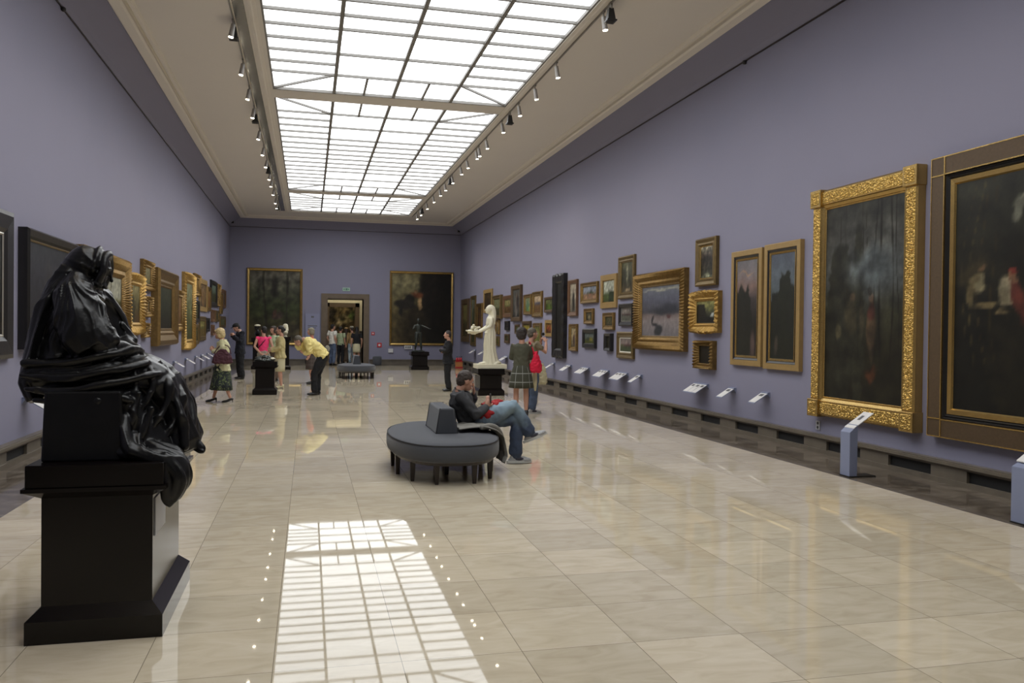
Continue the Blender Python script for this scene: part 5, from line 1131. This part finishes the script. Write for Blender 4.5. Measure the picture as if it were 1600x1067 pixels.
# cape falling from the shoulders over the upper arms
for k in (-1, 1):
    b.loft([((-.19,k*.09,.93), .07, .09), ((-.18,k*.17,.86), .10, .105), ((-.16,k*.22,.75), .115, .11), ((-.12,k*.245,.64), .115, .10), ((-.08,k*.25,.575), .10, .085)], lat=(1,0,0), n=20)
    for (pts, r) in ((((-.17,k*.06,.94), (-.09,k*.15,.87), (-.03,k*.225,.75), (.015,k*.25,.64)), .016), (((-.02,k*.20,.71), (.03,k*.24,.63), (.02,k*.22,.57)), .018)):
        b.tube(pts, [r*.6]+[r]*(len(pts)-2)+[r*.5], 8, sub=4)
# shin folds falling to the foot
for q in range(6):
    yy = -.20+.075*q; b.tube([(.27,yy*.7,.42), (.345+.005*q,yy,.27), (.375,yy*1.05,.14), (.385,yy*1.15,.04)], [.018,.022,.024,.02], 8, sub=3)
# bare foot reaching past the plinth edge
b.tube([(.37,-.08,.08), (.42,-.085,.035), (.455,-.09,.01)], [.038,.030,.022], 10)
for q in range(5): b.tube([(.44,-.110+.012*q,.008), (.468-.004*q,-.115+.013*q,-.002)], [.008,.007], 6)
# bundle of cloth spilling over the corner of the plinth
for (pts, r) in ((((.10,-.34,.22), (.13,-.40,.08), (.22,-.42,.02), (.32,-.42,-.02), (.37,-.42,-.10), (.35,-.42,-.19)), .036), (((.14,-.33,.12), (.20,-.38,.035), (.30,-.38,.02), (.385,-.38,-.04), (.40,-.39,-.12), (.37,-.40,-.20)), .036), (((.20,-.30,.08), (.28,-.33,.04), (.37,-.33,.0), (.405,-.34,-.08), (.39,-.35,-.16)), .034),
                 (((.06,-.36,.05), (.16,-.41,.03), (.27,-.43,.0), (.315,-.43,-.10), (.32,-.42,-.20), (.34,-.42,-.235)), .03), (((.25,-.27,.06), (.34,-.28,.03), (.38,-.30,-.01)), .035), (((.31,-.41,.03),(.385,-.43,-.05),(.405,-.43,-.13),(.36,-.42,-.22)), .02)):
    b.tube(pts, [r*.8]+[r]*(len(pts)-2)+[r*.7], 10, sub=4)
b.ell((.36,-.40,-.12), (.030,.035,.09))
hand(b, (.03,-.10,.565), (.12,-.06,.555), (0,0,-1), .7, 1.0)
fo = b.build('draped_figure', 'bronze_black', t, voxel=.0065, relax=2)
# chase drapery folds into the remeshed surface: radiating on the cape, along the lap, down the shins and back
bpy.context.view_layer.update()
me = bpy.data.meshes.new_from_object(fo.evaluated_get(bpy.context.evaluated_depsgraph_get()))
def sst(a, b_, x): x = max(0., min(1., (x-a)/(b_-a))); return x*x*(3-2*x)
def ridge(t_): return (1-abs(math.sin(t_)))**1.6
nor = [v.normal.copy() for v in me.vertices]
for v, nn in zip(me.vertices, nor):
    x, y, z = v.co; w1 = noise.noise(V((x*4, y*4, z*4))); w2 = noise.noise(V((x*9+5, y*9, z*9)))
    back = sst(-.27, -.36, x)*sst(.28, .36, z); cape = sst(.52, .62, z)*(1-back)*sst(.97, .90, z)
    lap = sst(.30, .36, z)*sst(.58, .52, z)*sst(.26, .16, x)*(1-back); shin = sst(.16, .24, x)*sst(.44, .38, z)
    low = sst(.36, .30, z)*(1-shin); hood = sst(.96, 1.0, z)*sst(-.07, -.12, x)
    ph = math.atan2(z-1.02, x+.22)
    h = cape*(.014*ridge(ph*10+w1*3.0)+.007*ridge(ph*23+w1*4+w2*2)) + back*.013*ridge(y*30+z*3+w1*2.5) + lap*.012*ridge((z+.25*abs(y)-.12*x)*44+w1*4) + shin*.013*ridge(y*24+w1*2.6+z*2) + low*.012*ridge((y+x)*17+w1*3.5) + hood*.006*ridge(math.atan2(z-.98, x+.05)*7+w1*2)
    v.co += nn*(h-.003+.003*w2)
me.polygons.foreach_set('use_smooth', [True]*len(me.polygons))
fo.modifiers.clear(); fo.data = me

# ------------------------------------------------------------------ white marble statue with a basket of flowers
t = thing('marble_statue', 'white marble statue of a veiled woman holding out a basket, on a black pedestal', 'statue', (4.41, 20.33, .66), PI/2)
m = MB(); m.box(-.27, .27, -.38, .37, 0, .11); m.build('base_slab', 'marble_white', t, bevel=.008)
b = MB(); z0 = .10
P_ = lambda x, y, z: V((x, y, z0+z))
# robe: local +y is the facing direction
wv = lambda i, th: .07*math.sin(11*th+i*.3)*(1 if i < 6 else .3)
b.loft([(P_(0,-.03,0), .19, .23), (P_(0,-.02,.10), .17, .19), (P_(0,.0,.30), .155, .155), (P_(0,.01,.50), .155, .15), (P_(0,.0,.68), .155, .14), (P_(0,-.01,.80), .14, .125), (P_(0,-.01,.90), .115, .10), (P_(0,.0,1.02), .14, .11), (P_(0,.0,1.14), .13, .095), (P_(0,-.01,1.22), .065, .055)], n=48, wave=wv)
b.tube([P_(0,-.01,1.18), P_(0,.02,1.30)], [.045,.04], 12)
head_mesh(b, P_(0,.035,1.36), (0,1,.02), .92)
b.ell(P_(0,-.008,1.385), (.100,.110,.105), 18, 12)
b.loft([(P_(0,-.05,1.42), .095, .065), (P_(0,-.07,1.30), .115, .08), (P_(0,-.08,1.15), .14, .06), (P_(0,-.085,1.0), .12, .035)], n=24, wave=lambda i, th: .05*math.sin(6*th))
for k in (-1, 1):
    b.tube([P_(k*.10,0,1.15), P_(k*.155,.0,1.12), P_(k*.185,.04,.95), P_(k*.12,.26,.83), P_(k*.08,.34,.80)], [.045,.050,.042,.034,.024], 12, sub=2)
    hand(b, P_(k*.09,.32,.80), P_(k*.05,.42,.79), (0,0,1), .4, .95)
    b.tube([P_(k*.08,.10,.03), P_(k*.085,.20,.025), P_(k*.085,.26,.015)], [.04,.032,.022], 10)
for k in range(9):
    th = -1.2+.3*k
    b.tube([P_(.11*math.sin(th),.10*math.cos(th),.78), P_(.135*math.sin(th),.13*math.cos(th),.5), P_(.17*math.sin(th),.16*math.cos(th)-.01,.02)], [.010,.016,.018], 8, sub=3)
b.tube([P_(-.12,-.02,.80), P_(-.08,.10,.78), P_(.08,.11,.80), P_(.12,-.03,.82)], .016, 8, sub=3)
b.tube([P_(-.16,-.10,.0), P_(-.15,-.18,.05), P_(0,-.26,.03), P_(.15,-.20,.02)], .04, 8, sub=3)
b.build('draped_figure', 'marble_white', t, voxel=.0085, relax=1)
m = MB()
for q in range(5):
    r0 = .05+.028*q
    m.rings([[P_(math.cos(2*PI*k/24)*(r0+.012*(q % 2)), .42+math.sin(2*PI*k/24)*(r0*1.15), .74+.018*q+dz) for k in range(24)] for dz in (0, .018)])
m.tube([P_(-.12,.42,.82), P_(-.10,.30,.84), P_(0,.24,.85), P_(.10,.30,.84), P_(.14,.42,.82), P_(.10,.56,.83), P_(0,.61,.84), P_(-.10,.56,.83), P_(-.12,.42,.82)], .014, 8, sub=3)
m.build('basket', 'marble_white', t, voxel=.008, relax=1)
m = MB(); rr = random.Random(4)
for q in range(26):
    a = rr.random()*2*PI; r_ = rr.random()**.5*.12; m.ell(P_(math.cos(a)*r_, .42+math.sin(a)*r_*1.25, .86+rr.random()*.15-(r_*.75)), (.035,.035,.028), 8, 6)
m.build('flowers', 'marble_white', t, voxel=.008, relax=1)

# ------------------------------------------------------------------ standing bronze by the far wall
t = thing('bronze_statue', 'dark standing bronze youth on a low pedestal before the huge ochre picture', 'statue', (4.30, 33.45, .72), PI)
b = MB()
b.loft([((0,0,.72), .11, .085), ((0,0,.82), .095, .075), ((0,.0,.95), .125, .085), ((0,0,1.06), .13, .075), ((0,0,1.12), .05, .045)], n=20)
head_mesh(b, (0,.02,1.24), (.4,1,-.3), .8)
b.ell((0,0,1.28), (.07,.075,.065))
b.tube([(.08,0,1.06),(.15,0,1.04),(.21,.05,.90),(.14,.16,.98)], [.04,.045,.035,.025], 10); b.tube([(-.08,0,1.06),(-.15,0,1.04),(-.25,.10,1.0),(-.36,.22,.95)], [.04,.045,.035,.025], 10)
hand(b, (.14,.16,.98), (.08,.18,1.06), (0,0,1), .6, .9); hand(b, (-.36,.22,.95), (-.44,.27,.92), (0,0,1), .4, .9)
b.tube([(.065,0,.74),(.075,.03,.56),(.08,.05,.38),(.11,.0,.22),(.12,-.03,.08)], [.085,.075,.05,.05,.032], 12); b.tube([(.12,-.02,.07),(.14,.10,.06)], [.032,.022], 8)
b.tube([(-.065,0,.74),(-.085,.0,.56),(-.10,-.02,.38),(-.12,-.05,.22),(-.13,-.06,.08)], [.085,.075,.05,.05,.032], 12); b.tube([(-.13,-.06,.07),(-.15,.07,.06)], [.032,.022], 8)
b.build('figure', 'bronze_green', t, voxel=.009, relax=2)
m = MB(); m.ell((0,0,.01), (.25,.20,.05)); m.box(-.24,.24,-.19,.19,0,.04); m.build('rocky_base', 'bronze_green', t, voxel=.012, fold=(.06,.02))

# ------------------------------------------------------------------ busts on tall pedestals
def bust(x, y, z, rz, label, m_, top=None):
    t = thing('bust', label, 'bust', (x, y, z), rz, 'busts on tall pedestals')
    b = MB(); b.cyl((0,0,0),(0,0,.05),.08,.06); b.tube([(0,0,.04),(0,0,.10)], .04)
    b.loft([((0,0,.07), .07, .06), ((0,0,.14), .17, .10), ((0,0,.20), .20, .10), ((0,0,.26), .09, .06), ((0,.01,.32), .05, .05)], n=20)
    head_mesh(b, (0,.02,.40), (0,1,0), .95); b.ell((0,-.01,.43), (.082,.09,.08)); b.loft([((0,-.03,.46), .07, .05), ((0,-.05,.36), .10, .06), ((0,-.04,.24), .15, .08)], n=18) if not top else None; b.build('head_and_shoulders', m_, t, voxel=.009, relax=2)
    if top:
        c = MB(); c.ell((0,.0,.475), (.10,.12,.045)); plab(c.build('cap', top, t, smooth=True), 'pale flat cap')
    return t
bust(-.87, 33.45, 1.27, PI/2, 'white bust with veil on a tall dark pedestal behind the cream suited woman', 'marble_white')
bust(-1.93, 33.85, 1.22, PI*.6, 'dark bust with pale cap on a tall pedestal left of the pink top woman', 'bronze_black', 'marble_white')
# flat reclining bronze on the low pedestal
t = thing('bronze_statue', 'small flat reclining bronze with a pale patch on the low pedestal', 'statue', (-1.01, 21.03, .80), 0)
b = MB(); b.ell((-.02,0,.02), (.24,.24,.05)); b.tube([(-.20,0,.06),(-.05,.04,.09),(.08,.02,.08),(.2,-.03,.05)], [.05,.06,.05,.03], 10, sub=2); b.tube([(-.05,.05,.07),(.0,-.08,.09),(.12,-.12,.05)], [.035,.035,.025], 8, sub=2)
b.build('reclining_figure', 'bronze_green', t, voxel=.009, relax=1, fold=(.05,.015))
b = MB(); b.ell((.17,-.10,.06), (.07,.05,.03)); plab(b.build('pale_patch', 'marble_white', t, voxel=.009, fold=(.04,.012)), 'pale patch')
